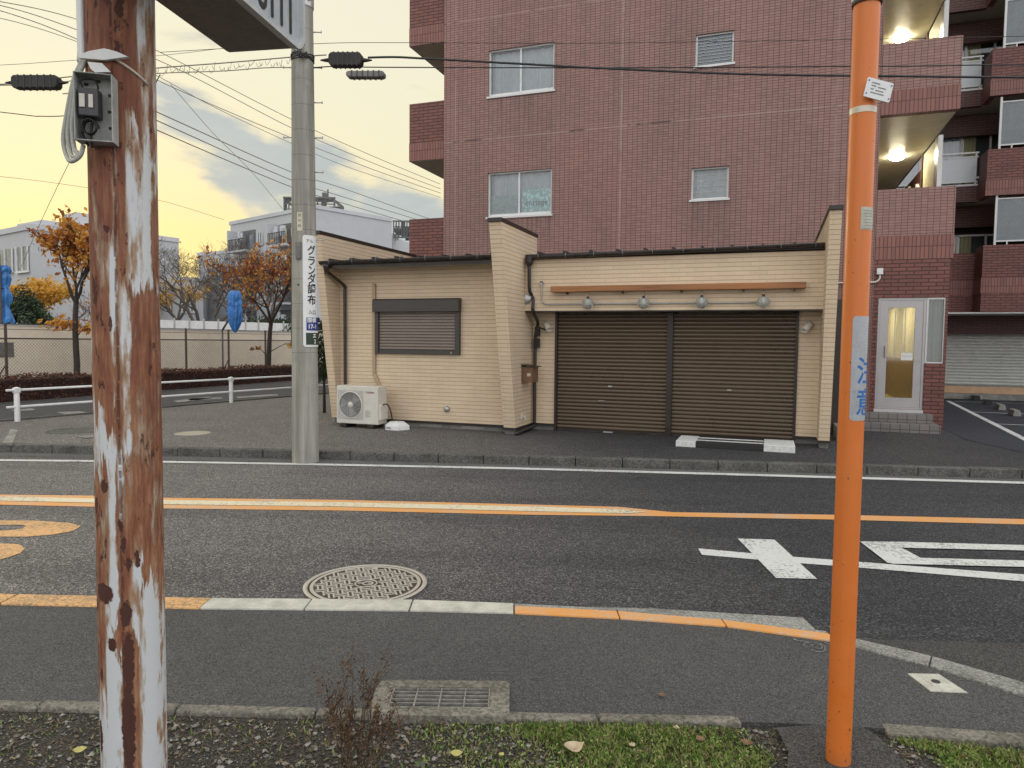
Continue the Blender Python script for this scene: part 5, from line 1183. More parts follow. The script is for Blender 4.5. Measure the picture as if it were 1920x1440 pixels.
MB().prism(roundrect(-.048, .048, -.034, .034, .004, 3), 1, -.002, .002).build('plate', M['plate'], pt)
w_ = MB(); [w_.lathe([(.003, -.0035), (.0005, -.0035)], c=(x_, 0, z_), n=8, ax='y') for x_ in (-.042, .042) for z_ in (-.022, .024)]; w_.build('rivet', M['blue_ink'], pt)
w_ = MB(); [w_.box(x_, x_ + l_, -.0032, -.0024, z_, z_ + .003) for x_, l_, z_ in ((-.03, .03, .018), (-.03, .018, .008), (-.005, .03, .006), (-.03, .012, -.004), (-.012, .03, -.006), (-.028, .05, -.016))]; w_.build('print', M['grey_ink'], pt)

# ------------------------------------------------------------------ concrete utility pole
ub = at(573, 866, 0)
up_ = thing('utility_pole', 'tall grey concrete utility pole standing in the road gutter by the far kerb', 'utility pole', (ub.x, ub.y + .0, 0))
def ur(z_): return .172 - z_ * .0067
MB().lathe([(ur(z_), z_) for z_ in [i * .4 for i in range(-1, 24)]], n=40).build('shaft', M['poleconc'], up_, True)
def pz(y): return CAMH + (637 - y) / FPX * 9.3
for y_, sd_ in ((80, 1), (143, 1), (143, -1), (205, 1), (268, 1), (268, -1), (330, 1), (453, 1)):
    z_ = pz(y_); r_ = ur(z_)
    w_ = MB(); w_.tube([(sd_ * (r_ - .02), 0, z_), (sd_ * (r_ + .105), 0, z_)], .008, 8); w_.tube([(sd_ * (r_ + .105), 0, z_ - .014), (sd_ * (r_ + .105), 0, z_ + .020)], .006, 6)
    w_.build('step_bolt', M['steel'], up_, True)
MB().lathe([(ur(5.85) + .008, 5.78), (ur(5.85) + .012, 5.80), (ur(5.85) + .012, 5.90), (ur(5.85) + .006, 5.91)], n=32).build('pole_band', M['alu'], up_, True)
w_ = MB(); w_.box(-.02, .17, -.2, -.02, 5.98, 6.5); w_.prism([(-.05, 6.02), (.26, 5.97), (.20, 6.6), (-.05, 6.6)], 1, -.15, .12); w_.tube([(.1, -.1, 5.85), (.17, -.1, 5.86)], .015); w_.build('line_equipment', M['dark'], up_, bevel=.01)
w_ = MB()
for k in range(5): w_.tube(smoothpath([(-.05 + .03 * k, -.16, 5.20 + .02 * k), (.02, -.19 - .01 * k, 5.13 + .03 * (k % 2)), (.10, -.15, 5.19 - .02 * k)], 5), .009, 6)
for k in range(4): w_.tube([(ur(5.15) * 1.05 * math.sin(a), -ur(5.15) * 1.05 * math.cos(a), 5.13 + .02 * k + .01 * math.sin(3 * a + k)) for a in [2 * math.pi * i / 18 for i in range(19)]], .006, 5)
w_.build('cable_lashing', M['wire'], up_, True)
th_ = 16
nm = curved(ur(3.1) + .003, -16, 10, 2.98, 3.21, 8).build('number_strip', plain('yellowed_plate', (.55, .53, .40), .5), up_)
for i, c_ in enumerate(('調', '布', '幹')): curved_text(c_, .045, ur(3.1) + .005, -3, 3.17 - .065 * i, M['grey_ink'], 'lettering', nm)
w_ = MB(); w_.box(-.055, .01, -.185, -.145, 2.62, 2.84); w_.build('bracket', M['block'], up_, bevel=.006)
w_ = MB(); w_.lathe([(.012, -.165), (.0005, -.166)], c=(-.03, 0, 2.30), n=10, ax='y'); w_.build('bolt_hole', M['black'], up_)
# curved advertising plate on the pole
sg = thing('advert_sign', 'long white sign with vertical black characters on the right side of the utility pole', 'sign', (ub.x, ub.y, 0))
def rz_(z_): return ur(z_) + .008
def cplate(th0, th1, z0, z1, off, mat, name, parent, n=22, rad=0.0):
    mb_ = MB(); vs = []
    for i in range(n + 1):
        t_ = i / n; th = R(th0 + (th1 - th0) * t_); e = min(t_, 1 - t_) * abs(R(th1 - th0)) * .16; ins = 0
        if rad and e < rad: ins = rad - math.sqrt(max(rad * rad - (rad - e) ** 2, 0))
        for z_ in (z0 + ins, z1 - ins): r_ = rz_(z_) + off; vs.append((r_ * math.sin(th), -r_ * math.cos(th), z_))
    mb_.add(vs, [(2 * i, 2 * i + 2, 2 * i + 3, 2 * i + 1) for i in range(n)]); o = mb_.build(name, mat, parent, True); return o
T0, T1 = 10, 118
zt, zb = pz(447), pz(650)
cplate(T0, T1, zb, zt, 0, M['plate'], 'plate', sg, rad=.03)
def ctext(body, size, th, z, mat, sx=1, bold=0.0, name='lettering', parent=None):
    vs, fs = text_mesh(body, size, 0, bold); out = []
    for p in vs:
        r_ = rz_(z + p.y) + .004; a = R(th) + p.x * sx / r_; out.append((r_ * math.sin(a), -r_ * math.cos(a), z + p.y))
    return MB().add(out, fs).build(name, mat, parent or sg)
for c_, y_ in zip('グランダ調布', (475, 494, 511, 527, 545, 565)): ctext(c_, .135, 51, pz(y_), M['ink'], .95, .0022)
ctext('アル', .052, 42, pz(458), M['ink']); ctext('入口', .062, 52, pz(587), M['grey_ink'], 1, .001)
cplate(24, T1 - 12, pz(620), pz(596), .002, M['navy'], 'address_field', sg); ctext('国領', .068, 50, pz(602), M['plate'], 1, .002); ctext('17-1', .075, 52, pz(613), M['plate'], 1, .002)
cplate(22, T1 - 12, pz(646), pz(624), .002, M['green'], 'green_field', sg); ctext('エ', .06, 62, pz(630), M['plate'], 1, .003); ctext('2', .07, 64, pz(640), M['plate'], 1, .003)
sg2 = thing('advert_sign', 'narrow white sign edge wrapped round the left side of the utility pole', 'sign', (ub.x, ub.y, 0))
cplate(-76, -170, pz(650), zt, 0, M['plate'], 'plate', sg2, rad=.03); cplate(-80, -165, pz(646), pz(600), .002, M['green'], 'green_field', sg2)

# ------------------------------------------------------------------ overhead cables
def cable(label, pts, r_, mat, sag=0, n=8, grp='overhead cables along the road', name='overhead_cable'):
    o = MB().tube(smoothpath(pts, n), r_, 6).build(name, mat, None, True); return tag(o, label, 'cable', grp)
D0 = 9.25
def dep(x): return D0 - (x - 573) * .00062 * D0 / 9 * 1.0
def lk(l): return [far(x, y, dep(x)) for x, y in l]
cable('thick black cable crossing in front of the tiled wall', lk([(690, 108), (740, 107), (800, 110), (1000, 121), (1130, 128), (1400, 139), (1700, 143), (1920, 145), (2400, 146)]), .013, M['wire'])
cable('thinner black cable just below the thick one across the tiled wall', lk([(584, 127), (640, 124), (700, 126), (1000, 127), (1130, 127), (1400, 126), (1600, 124), (1700, 124), (1920, 121), (2400, 119)]), .007, M['wire'])
cable('thin grey wire highest across the tiled wall', lk([(300, 98), (590, 82), (760, 80), (1100, 81), (1600, 74), (1920, 68), (2400, 60)]), .0035, M['wire'])
cable('lashed grey cable between the rusty pole and the utility pole', lk([(-500, 165), (0, 158), (120, 145), (290, 128), (420, 118), (548, 107), (580, 105), (612, 103)]), .0075, M['wire_g'])
cable('second lower lashed cable between the two poles', lk([(-500, 150), (0, 160), (150, 150), (290, 138), (420, 133), (500, 127), (584, 126)]), .006, M['wire_g'])
cable('slack service cable drooping left of the rusty pole', lk([(-500, 150), (0, 210), (80, 218), (150, 214), (260, 196), (300, 140)]), .006, M['wire'])
w_ = MB()
for i in range(26):
    x_ = 292 + i * 9.8 + rnd.uniform(-3, 3); y_ = 128 - (x_ - 290) * .08
    p = far(x_, y_ + rnd.uniform(2, 10), dep(x_)); q = p + Vector((rnd.uniform(.02, .08), rnd.uniform(-.03, .03), rnd.uniform(-.02, .06)))
    w_.tube(smoothpath([p, p + Vector((.02, 0, -.05)), q], 3), .003, 4)
tag(w_.build('cable_lashing_wire', M['wire_g'], None, True), 'curly lashing wire coiled along the cables between the two poles', 'wire')
def jbox(label, x0, x1, yc, h_, tip=True, rsc=1):
    a, b = far(x0, yc, dep(x0)), far(x1, yc, dep(x1)); l_ = (b - a).length
    t = thing('cable_joint_box', label, 'cable joint', a); d_ = (b - a); t.rotation_euler = (0, -math.atan2(d_.z, d_.x), math.atan2(d_.y, d_.x))
    hh = h_ / FPX * D0 / 2
    w_ = MB()
    w_.prism([(0, -hh * .55), (.03, -hh), (l_ - .03, -hh), (l_, -hh * .55), (l_, hh * .6), (l_ - .03, hh), (.03, hh), (0, hh * .6)], 1, -.06, .06); w_.build('closure', M['black'] if tip else M['block'], t, bevel=.012)
    if tip: w_ = MB(); w_.lathe([(.008, -.12), (.02, -.06), (.028, 0)], n=10, ax='x'); w_.lathe([(.028, l_), (.02, l_ + .06), (.008, l_ + .12)], n=10, ax='x'); w_.build('sleeve', M['black'], t, True)
    w_ = MB(); [w_.box(q * l_ / 7, q * l_ / 7 + .012, -.064, .064, -hh - .004, hh + .004) for q in (1, 2, 3, 4, 5, 6)]; w_.build('clamp', M['dark'], t)
    return t
jbox('dark oblong cable joint just right of the utility pole', 618, 680, 113, 24)
jbox('slim grey box hanging under the joint right of the utility pole', 651, 722, 141, 11, False)
jbox('dark cable joint left of the rusty pole', 26, 112, 155, 24)
# high voltage lines receding to the right behind the pole
def hv(label, l, d0, d1, r_=.015):
    x0, x1 = l[0][0], l[-1][0]; pts = [far(x, y, d0 + (d1 - d0) * (x - x0) / (x1 - x0)) for x, y in l]
    cable(label, pts, r_, M['wire_g'], grp='high voltage wires receding behind the utility pole', name='power_line')
hv('top wire of the upper trio receding behind the utility pole', [(-300, -30), (0, 3), (150, 38), (290, 93), (545, 223), (700, 293), (825, 345)], 14, 40)
hv('middle wire of the upper trio receding behind the utility pole', [(-300, -40), (0, 10), (150, 58), (330, 128), (547, 240), (700, 306), (826, 354)], 14, 40)
hv('bottom wire of the upper trio receding behind the utility pole', [(-300, -50), (0, 20), (150, 76), (320, 162), (545, 258), (700, 318), (826, 362)], 14, 40)
hv('steep lowest wire of the upper group', [(-300, -10), (0, 34), (155, 82), (290, 140), (400, 200), (545, 268), (660, 316), (826, 370)], 14, 40, .012)
hv('top wire of the lower trio running down to the white building', [(200, 165), (290, 208), (545, 322), (640, 352), (790, 405), (900, 440)], 16, 42)
hv('middle wire of the lower trio running down to the white building', [(200, 180), (290, 224), (545, 337), (640, 368), (790, 414), (900, 446)], 16, 42)
hv('bottom wire of the lower trio running down to the white building', [(200, 196), (290, 242), (545, 350), (640, 380), (790, 424), (900, 452)], 16, 42)
hv('thin sagging wire low in the yellow sky', [(-200, 318), (0, 331), (150, 350), (300, 376), (420, 412)], 30, 46, .012)
hv('faint level wire crossing the upper left sky', [(-200, 128), (0, 122), (155, 112), (300, 104), (405, 92)], 20, 24, .008)
hv('thin stay wire slanting down through the sky', [(320, 158), (400, 250), (470, 320), (530, 392)], 20, 30, .008)
hv('thin guy wire slanting down behind the orange tree', [(140, 285), (110, 345), (70, 430), (40, 500)], 18, 24, .008)

# ------------------------------------------------------------------ street side, left
gr_ = lthing('guard_rail', 'white tubular guard rail with two rails along the side street', 'guard rail', -9.16, -2.75, .1); gr_.rotation_euler.z = -TH - math.atan2(.63, 4.63)
w_ = MB(); w_.tube([(0, -.17, .56), (0, 16, .56)], .022, 10); w_.tube([(0, -.17, .26), (0, 16, .26)], .022, 10); w_.build('rail', M['alu_w'], gr_, True)
for v_ in (0, 4.67, 9.3, 14.0):
    MB().lathe([(.045, 0), (.045, .59), (.03, .61), (.0005, .615)], c=(0, v_, .0), n=18).build('post', M['alu_w'], gr_, True)
    MB().box(-.05, .05, v_ - .05, v_ + .05, .51, .60).build('clamp', M['alu_w'], gr_, bevel=.01)
sw_ = lthing('screen_wall', 'long beige screen wall behind the chain link fence', 'wall', -16.0, 0, 0)
MB().box(-.15, 0, -22, 40, 0, 1.90).build('panel', M['mustard'], sw_); MB().box(-.17, .02, -22, 40, 1.902, 1.95).build('coping', M['whitewall2'], sw_)
MB().box(.001, .012, 1.4, 2.0, 1.05, 1.45).build('notice_board', M['block'], sw_)
cf = lthing('chain_link_fence', 'brown chain link fence in front of the beige wall', 'fence', -15.1, 0, 0)
MB().quad((0, -22, .45), (0, 40, .45), (0, 40, 1.56), (0, -22, 1.56)).build('mesh', M['chain'], cf)
BR = plain('brown_fence_paint', (.085, .065, .05), .6)
w_ = MB(); w_.tube([(0, -22, 1.56), (0, 40, 1.56)], .022, 6); w_.tube([(0, -22, 1.80), (0, 40, 1.80)], .008, 5); w_.tube([(0, -22, 1.93), (0, 40, 1.93)], .010, 5); w_.build('rail', BR, cf)
for i in range(26): v_ = -18.9 + i * 2.0 + .05; MB().box(-.025, .025, v_, v_ + .05, 0, 1.95).build('post', BR, cf)
for i in range(10): v_ = -10.9 + i * 4.0; MB().tube([(.03, v_ + .05, .9), (.03, v_ - .35, .3)], .02, 6).build('stay', BR, cf)
# hedge clipped along the fence
hd = lthing('hedge', 'low clipped hedge of dark reddish brown leaves along the side street', 'hedge', -13.5, 0, 0)
mb = MB(); mb.box(-.42, .42, -22, 38, .1, .60); mb.build('branches', plain('hedge_core', (.030, .014, .012), .9, 0, .3, 8), hd)
mb = MB(); rh = random.Random(11)
for i in range(46000):
    v_ = -20 + 50 * rh.random() ** 1.15; f_ = rh.random()
    if f_ < .5: s_ = rh.uniform(-.46, .46); z_ = .63 + rh.gauss(0, .03)
    else: s_ = .44 + rh.gauss(0, .025); z_ = rh.uniform(.04, .65)
    z_ += .03 * math.sin(v_ * 1.7) ; l_ = rh.uniform(.015, .034); a = Vector((rh.uniform(-1, 1), rh.uniform(-1, 1), rh.uniform(-.6, 1))).normalized(); b = a.orthogonal().normalized(); c_ = a.cross(b); p = Vector((s_, v_, z_))
    mb.v += [p - b * l_, p + c_ * l_ * .6, p + b * l_, p - c_ * l_ * .6]; k = len(mb.v); mb.f.append([k - 4, k - 3, k - 2, k - 1]); mb.mi.append(0)
mb.build('foliage', M['leaf_hedge'], hd)
# far white panels
fp = thing('white_panel_fence', 'white panel fence standing behind the beige wall', 'fence', (0, 0, 0))
a, b = far(300, 625, 38), far(640, 630, 46); d_ = b - a
n = 14
pm = MB(); po = MB()
for i in range(n):
    p, q = a + d_ * (i / n), a + d_ * ((i + .96) / n); t_ = Vector((-d_.y, d_.x, 0)).normalized() * .06
    pm.add([p + Vector((0, 0, -1.8)), q + Vector((0, 0, -1.8)), q + Vector((0, 0, .72)), p + Vector((0, 0, .72)), p + t_ + Vector((0, 0, -1.8)), q + t_ + Vector((0, 0, -1.8)), q + t_ + Vector((0, 0, .72)), p + t_ + Vector((0, 0, .72))], [(0, 1, 2, 3), (7, 6, 5, 4), (3, 2, 6, 7), (0, 3, 7, 4), (1, 5, 6, 2)])
    po.box(q.x - .03, q.x + .03, q.y - .05, q.y + .03, -.2, q.z + .85)
pm.build('panel', M['alu_w'], fp); po.build('post', M['steel'], fp)

# tarpaulin wrapped fixtures on poles
def tarp(name, label, px, y0, y1, wpx, depth, poleto, rod=None):
    top_ = far(px, y0, depth); bot = far(px, y1, depth); H_ = top_.z - bot.z; rr = wpx / FPX * depth / 2
    t = thing(name, label, 'tarpaulin', (top_.x, top_.y, bot.z), 0, 'blue tarpaulins tied round poles')
    n = 26; prof = [(0, .12), (.05, .42), (.12, .62), (.2, .78), (.28, .86), (.36, .92), (.44, .98), (.5, 1.0), (.6, .95), (.68, 1.0), (.76, .86), (.84, .92), (.92, .86), (1.0, .5)]
    if rod is None: prof = [(0, 1.0), (.06, 1.1), (.14, .9), (.24, .62), (.30, .5), (.34, .52), (.42, .8), (.5, .95), (.6, .7), (.66, .6), (.72, .78), (.8, .95), (.88, .75), (.94, .95), (1.0, .8)]
    rt_ = random.Random(int(px)); ph = [rt_.uniform(0, 6) for _ in range(4)]; vs = []
    for k, (z_, r_) in enumerate(prof):
        for j in range(n):
            a = 2 * math.pi * j / n; q = rr * r_ * (1 + .16 * math.sin(5 * a + ph[0] + z_ * 2) + .10 * math.sin(9 * a + ph[1] - z_ * 5) + .05 * rt_.uniform(-1, 1)); vs.append((q * math.cos(a), q * math.sin(a) * .8, H_ * (z_ + .03 * math.sin(3 * a + ph[2]))))
    k = len(prof)
    MB().add(vs, [(i * n + j, i * n + (j + 1) % n, (i + 1) * n + (j + 1) % n, (i + 1) * n + j) for i in range(k - 1) for j in range(n)] + [list(range(n))[::-1], [(k - 1) * n + j for j in range(n)]]).build('sheet', M['blue_tarp'], t, False)
    w_ = MB(); w_.lathe([(rr * .62, H_ * .60), (rr * .64, H_ * .62)], n=16); w_.build('rope', M['wire'], t)
    w_ = MB()
    if rod: p = far(*rod, depth) - Vector((top_.x, top_.y, bot.z)); w_.tube([(0, 0, H_ * .55), p], .035, 8); w_.tube([(p.x, p.y, p.z), (p.x, p.y, -2.2)], .03, 8)
    else: w_.tube([(0, -rr * .9, H_ + .35), (0, -rr * .9, -2.0)], .05, 8)
    w_.build('support_pole', M['bark_g'], t, True)
tarp('tarpaulin', 'blue tarpaulin bundled and hanging by the right orange tree', 440, 546, 622, 25, 24, 0, (417, 619))
tarp('tarpaulin', 'blue tarpaulin tied round a pole at the left edge of the picture', 6, 500, 606, 26, 21, 0)

# ------------------------------------------------------------------ far white buildings
def facade(parent, name, p0, d0, p1, d1, ytop0, ytop1, mat, cells=(), thick=8, wins=()):
    """an upright wall between two picture columns at given depths; returns its local frame"""
    a, b = far(p0, ytop0, d0), far(p1, ytop1, d1); zt = (a.z + b.z) / 2; a.z = b.z = 0
    t_ = (b - a); l_ = t_.length; t_.normalize(); nb_ = Vector((-t_.y, t_.x, 0))
    if nb_.y < 0: nb_ = -nb_
    Mx = Matrix((t_, nb_, Vector((0, 0, 1)))).transposed().to_4x4(); Mx.translation = a
    return Mx, l_, zt
def block(parent, name, p0, d0, yt0, p1, d1, yt1, depth, mat, roof=True):
    Mx, l_, zt = facade(parent, name, p0, d0, p1, d1, yt0, yt1, mat)
    w_ = MB(); w_.T = Mx; w_.box(0, l_, 0, depth, 0, zt); w_.build(name, mat, parent)
    w_ = MB(); w_.T = Mx; w_.box(-.1, l_ + .1, -.12, depth, zt, zt + .35); w_.build('parapet', M['whitewall2'], parent)
    return Mx, l_, zt
def fwin(parent, Mx, x0, x1, z0, z1, kind='window', v0=0.0):
    w_ = MB(); w_.T = Mx; w_.box(x0, x1, v0 - .05, v0 - .02, z0, z1); o = w_.build('window', M['win_far'], parent)
    w_ = MB(); w_.T = Mx
    for x_ in (x0, (x0 + x1) / 2, x1): w_.box(x_ - .05, x_ + .05, v0 - .12, v0 - .051, z0, z1)
    w_.box(x0 - .1, x1 + .1, v0 - .2, v0 - .051, z0 - .12, z0); w_.build('frame', M['alu_w'], o)
def fbalc(parent, Mx, x0, x1, z0, z1, lit=False):
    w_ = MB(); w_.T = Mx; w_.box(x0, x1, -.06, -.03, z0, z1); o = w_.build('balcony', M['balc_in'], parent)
    w_ = MB(); w_.T = Mx; w_.box(x0 - .1, x1 + .1, -1.3, -.061, z0 - .22, z0 - .02); w_.box(x0 - .15, x0, -1.3, -.061, z0 - .02, z1); w_.build('slab', M['whitewall2'], o)
    w_ = MB(); w_.T = Mx; k = int((x1 - x0) / .28)
    for i in range(k + 1): x_ = x0 + (x1 - x0) * i / k; w_.box(x_ - .03, x_ + .03, -1.28, -1.24, z0, z0 + 1.05)
    w_.box(x0, x1, -1.30, -1.22, z0 + 1.05, z0 + 1.12); w_.build('railing', M['bark_g'], o)
    rq = random.Random(int(x0 * 13 + z0 * 7)); w_ = MB(); w_.T = Mx
    for i in range(5): x_ = rq.uniform(x0 + .2, x1 - .8); w_.box(x_, x_ + rq.uniform(.25, .6), -.9, -.8, z0 + rq.uniform(.5, 1.0), z0 + rq.uniform(1.3, 1.9))
    w_.build('washing', M['curtain'], o)
    w_ = MB(); w_.T = Mx; w_.box(x0 + .5, x0 + 1.4, -.12, -.061, z0 + .1, z1 - .5); w_.box(x0 + 2.2, x0 + 3.0, -.12, -.061, z0 + .1, z1 - .5); w_.build('glass_door', M['curtain_c'] if lit else M['win_far'], o)
mid = thing('white_apartment_block', 'white six storey apartment block with stacked balconies and lattice roof screens behind the utility pole', 'building')
Mx, l_, zt = block(mid, 'wall', 432, 76, 418, 592, 66, 396, 9, M['whitewall'])
sx_ = l_ / 160.0
for k in range(5):
    z1 = zt - .9 - k * 2.75; z0 = z1 - 2.1
    fbalc(mid, Mx, 19 * sx_, 52 * sx_, z0, z1); fwin(mid, Mx, 5 * sx_, 15 * sx_, z0 + .5, z1 - .4); fwin(mid, Mx, 57 * sx_, 66 * sx_, z0 + .5, z1 - .4); fwin(mid, Mx, 82 * sx_, 91 * sx_, z0 + .6, z1 - .3)
    fbalc(mid, Mx, 97 * sx_, 128 * sx_, z0, z1, k == 0); fwin(mid, Mx, 132 * sx_, 142 * sx_, z0 + .5, z1 - .4)
Mr, lr, zr = facade(None, '', 592, 66, 790, 92, 396, 466, None)
w_ = MB(); w_.T = Mr; w_.box(0, lr, 0, .3, 0, zt); w_.build('wall', M['whitewall2'], mid)
for f_ in (.28, .62): w_ = MB(); w_.T = Mr; w_.box(lr * f_, lr * f_ + .9, -.5, 0, 0, zt + .2); w_.build('pilaster', M['whitewall'], mid)
for f_ in (.42, .82): fwin(mid, Mr, lr * f_, lr * f_ + 3.2, zt - 3.4, zt - 1.7)
for f_ in (.10,): fbalc(mid, Mr, lr * f_, lr * f_ + 3.6, zt - 3.4, zt - 1.2)
# penthouse and lattice screens
Mp, lp, zp = facade(None, '', 533, 70, 627, 70, 404, 404, None)
w_ = MB(); w_.T = Mp; w_.box(3.1, lp, 0, 6, zt - 1, zp + .6); w_.build('stair_tower', M['whitewall'], mid)
z0_, z1_ = far(560, 402, 70).z, far(560, 372, 70).z
def lat(Mx_, x0, x1, v0, v1, z0, z1, parent):
    w_ = MB(); w_.T = Mx_; w_.quad((x0, v0, z0), (x1, v0, z0), (x1, v0, z1), (x0, v0, z1)); w_.quad((x0, v0, z0), (x0, v1, z0), (x0, v1, z1), (x0, v0, z1)); w_.quad((x1, v0, z0), (x1, v1, z0), (x1, v1, z1), (x1, v0, z1)); w_.quad((x0, v1, z0), (x1, v1, z0), (x1, v1, z1), (x0, v1, z1))
    o = w_.build('lattice_screen', M['lattice'], parent)
    w_ = MB(); w_.T = Mx_; w_.box(x0 - .1, x1 + .1, v0 - .08, v0 + .08, z1, z1 + .15); w_.box(x0 - .1, x1 + .1, v0 - .08, v0 + .08, z0 - .15, z0)
    k = 6
    for i in range(k + 1): x_ = x0 + (x1 - x0) * i / k; w_.box(x_ - .06, x_ + .06, v0 - .05, v0 + .05, z0, z1)
    for zz in (.33, .66): w_.box(x0, x1, v0 - .05, v0 + .05, z0 + (z1 - z0) * zz - .05, z0 + (z1 - z0) * zz + .05)
    w_.build('lattice_frame', M['balc_in'], parent)
lat(Mp, .0, lp, 0, 4, z0_, z1_ - .0, mid)
w_ = MB(); w_.T = Mp; w_.box(lp * .70, lp * .78, 1, 2, z1_, z1_ + .8); w_.tube([(lp * .82, 1, z1_), (lp * .82, 1, z1_ + 1.1)], .08, 6); w_.build('roof_tank', M['balc_in'], mid)
Mq, lq, zq = facade(None, '', 738, 80, 768, 80, 416, 416, None)
lat(Mq, 0, lq, 0, 3, far(750, 444, 80).z, far(750, 416, 80).z, mid)
low = thing('white_building', 'lower white wing stepping down to the left of the apartment block', 'building')
Mx, l_, zt = block(low, 'wall', 372, 80, 482, 440, 77, 472, 8, M['whitewall'])
fwin(low, Mx, l_ * .27, l_ * .5, zt - 2.4, zt - 1.0); fwin(low, Mx, l_ * .6, l_ * .72, zt - 2.2, zt - 1.2)
low2 = thing('white_building', 'long low white building behind the bare tree', 'building')
Mx, l_, zt = block(low2, 'wall', 250, 72, 528, 380, 74, 522, 8, M['whitewall2'])
for k in range(4): fwin(low2, Mx, l_ * (.30 + .17 * k), l_ * (.40 + .17 * k), zt - 3.2, zt - 1.6)
lf = thing('white_building', 'tall plain white building behind the left orange tree', 'building')
Mx, l_, zt = block(lf, 'wall', 37, 52, 428, 82, 50, 424, 10, M['whitewall']); fwin(lf, Mx, l_ * .55, l_ * .7, zt - 2.4, zt - 1.2)
w_ = MB(); w_.T = Mx; w_.box(l_ * .95, l_ * 1.4, 1.5, 4, zt - 1, zt + 1.0); w_.build('roof_box', M['whitewall2'], lf)
Mr, lr, zr = facade(None, '', 82, 50, 290, 78, 430, 470, None)
w_ = MB(); w_.T = Mr; w_.box(0, lr, 0, .3, 0, zt); w_.build('wall', M['whitewall2'], lf)
for k in range(5):
    for j in range(2): fwin(lf, Mr, lr * (.06 + .16 * k), lr * (.12 + .16 * k), zt - 3.2 - 3 * j, zt - 1.8 - 3 * j)
lw = thing('white_building', 'low white building with a dark window at the far left edge', 'building')
Mx, l_, zt = block(lw, 'wall', -120, 56, 452, 58, 46, 446, 8, M['whitewall'])
fwin(lw, Mx, l_ * .70, l_ * .84, zt - 2.5, zt - 1.0); fwin(lw, Mx, l_ * .88, l_ * .98, zt - 2.6, zt - 1.0); fwin(lw, Mx, l_ * .4, l_ * .6, zt - 2.5, zt - 1.0)
w_ = MB(); w_.T = Mx; w_.box(0, l_, -.1, 0, zt - 3.9, zt - 3.6); w_.build('ledge', M['balc_in'], lw)

# ------------------------------------------------------------------ trees
def tree(name, label, base, h, fork, spread, leafmat, nleaf, lsize, seed, barkmat, r0=.12, depth=4, lean=0.0, gaps=.0, group=None, cat='tree', lowtuft=None, top=0.0, zmin=0.0, upb=.35, flat=1.0, rmin=.006):
    t = thing(name, label, cat, base, 0, group); q = random.Random(seed); wd = MB(); tips = []
    def grow(p, d_, l_, r_, lv):
        n = 5; pts = [p]; rs = [r_]; c_ = p.copy(); dd = d_.copy()
        for i in range(n):
            dd = (dd + Vector((q.gauss(0, .12), q.gauss(0, .12), q.gauss(.04, .06)))).normalized(); c_ = c_ + dd * (l_ / n); pts.append(c_.copy()); rs.append(r_ * (1 - .55 * (i + 1) / n))
            if lv <= 2: tips.append((c_.copy(), lv))
        rs = [max(x_, rmin) for x_ in rs]; wd.tube(pts, rs, 8 if lv > 2 else (5 if lv > 1 else 3), caps=False)
        if lv > 0:
            for k in range(q.randint(3, 4)):
                f = q.uniform(.45, 1.0); ip = min(int(f * n), n - 1); pp = pts[ip].lerp(pts[ip + 1], f * n - ip if f < 1 else 1)
                a = q.uniform(0, 6.28); nd = (dd * q.uniform(.6, 1.0) + Vector((math.cos(a), math.sin(a), q.uniform(-.1, upb))) * spread).normalized(); grow(pp, nd, l_ * q.uniform(.55, .78), rs[ip] * .62, lv - 1)
    n = 6; pts = []; rs = []
    for i in range(n + 1): pts.append(Vector((lean * (i / n) ** 2 + q.gauss(0, .01), q.gauss(0, .02), fork * i / n))); rs.append(r0 * (1.25 if i == 0 else 1.0) * (1 - .25 * i / n))
    wd.tube(pts, rs, 12, caps=False)
    for k in range(4):
        a = k * 1.6 + q.uniform(-.4, .4); grow(pts[-1] - Vector((0, 0, .05 * k)), Vector((math.cos(a) * spread, math.sin(a) * spread * flat, 1)).normalized(), (h - fork) * .48, r0 * .55, depth - 1)
    wd.build('trunk', barkmat, t, True)
    if nleaf:
        lm = MB()
        for i in range(nleaf):
            p, lv = q.choice(tips); p = p + Vector((q.gauss(0, .12), q.gauss(0, .12), q.gauss(0, .10))) * (h / 4)
            if p.z < zmin: continue
            l_ = lsize * q.uniform(.6, 1.25); a = Vector((q.uniform(-1, 1), q.uniform(-1, 1), q.uniform(-.3, 1))).normalized(); b = a.orthogonal().normalized(); c2 = a.cross(b); th = q.uniform(0, 6.28); b, c2 = b * math.cos(th) + c2 * math.sin(th), c2 * math.cos(th) - b * math.sin(th)
            k = len(lm.v); lm.v += [p - b * l_, p - b * l_ * .2 + c2 * l_ * .55, p + b * l_, p - b * l_ * .2 - c2 * l_ * .55 + a * l_ * .2]; lm.f.append([k, k + 1, k + 2, k + 3]); lm.mi.append(0)
        if lowtuft:
            for (cx, cz, rad, nn) in lowtuft:
                wd2 = MB().tube([(0, 0, cz - .3), (cx * .6, 0, cz), (cx, 0, cz + .1)], [.02, .012, .006], 5); wd2.build('side_shoot', barkmat, t)
                for i in range(nn):
                    p = Vector((cx + q.gauss(0, rad), q.gauss(0, rad), cz + q.gauss(0, rad * .35))); l_ = lsize * q.uniform(.6, 1.2); a = Vector((q.uniform(-1, 1), q.uniform(-1, 1), q.uniform(-.3, 1))).normalized(); b = a.orthogonal().normalized(); c2 = a.cross(b); k = len(lm.v)
                    lm.v += [p - b * l_, p + c2 * l_ * .5, p + b * l_, p - c2 * l_ * .5]; lm.f.append([k, k + 1, k + 2, k + 3]); lm.mi.append(0)
        lm.build('crown', leafmat, t)
    return t
b1 = far(143, 700, 19.3); b1.z = 0
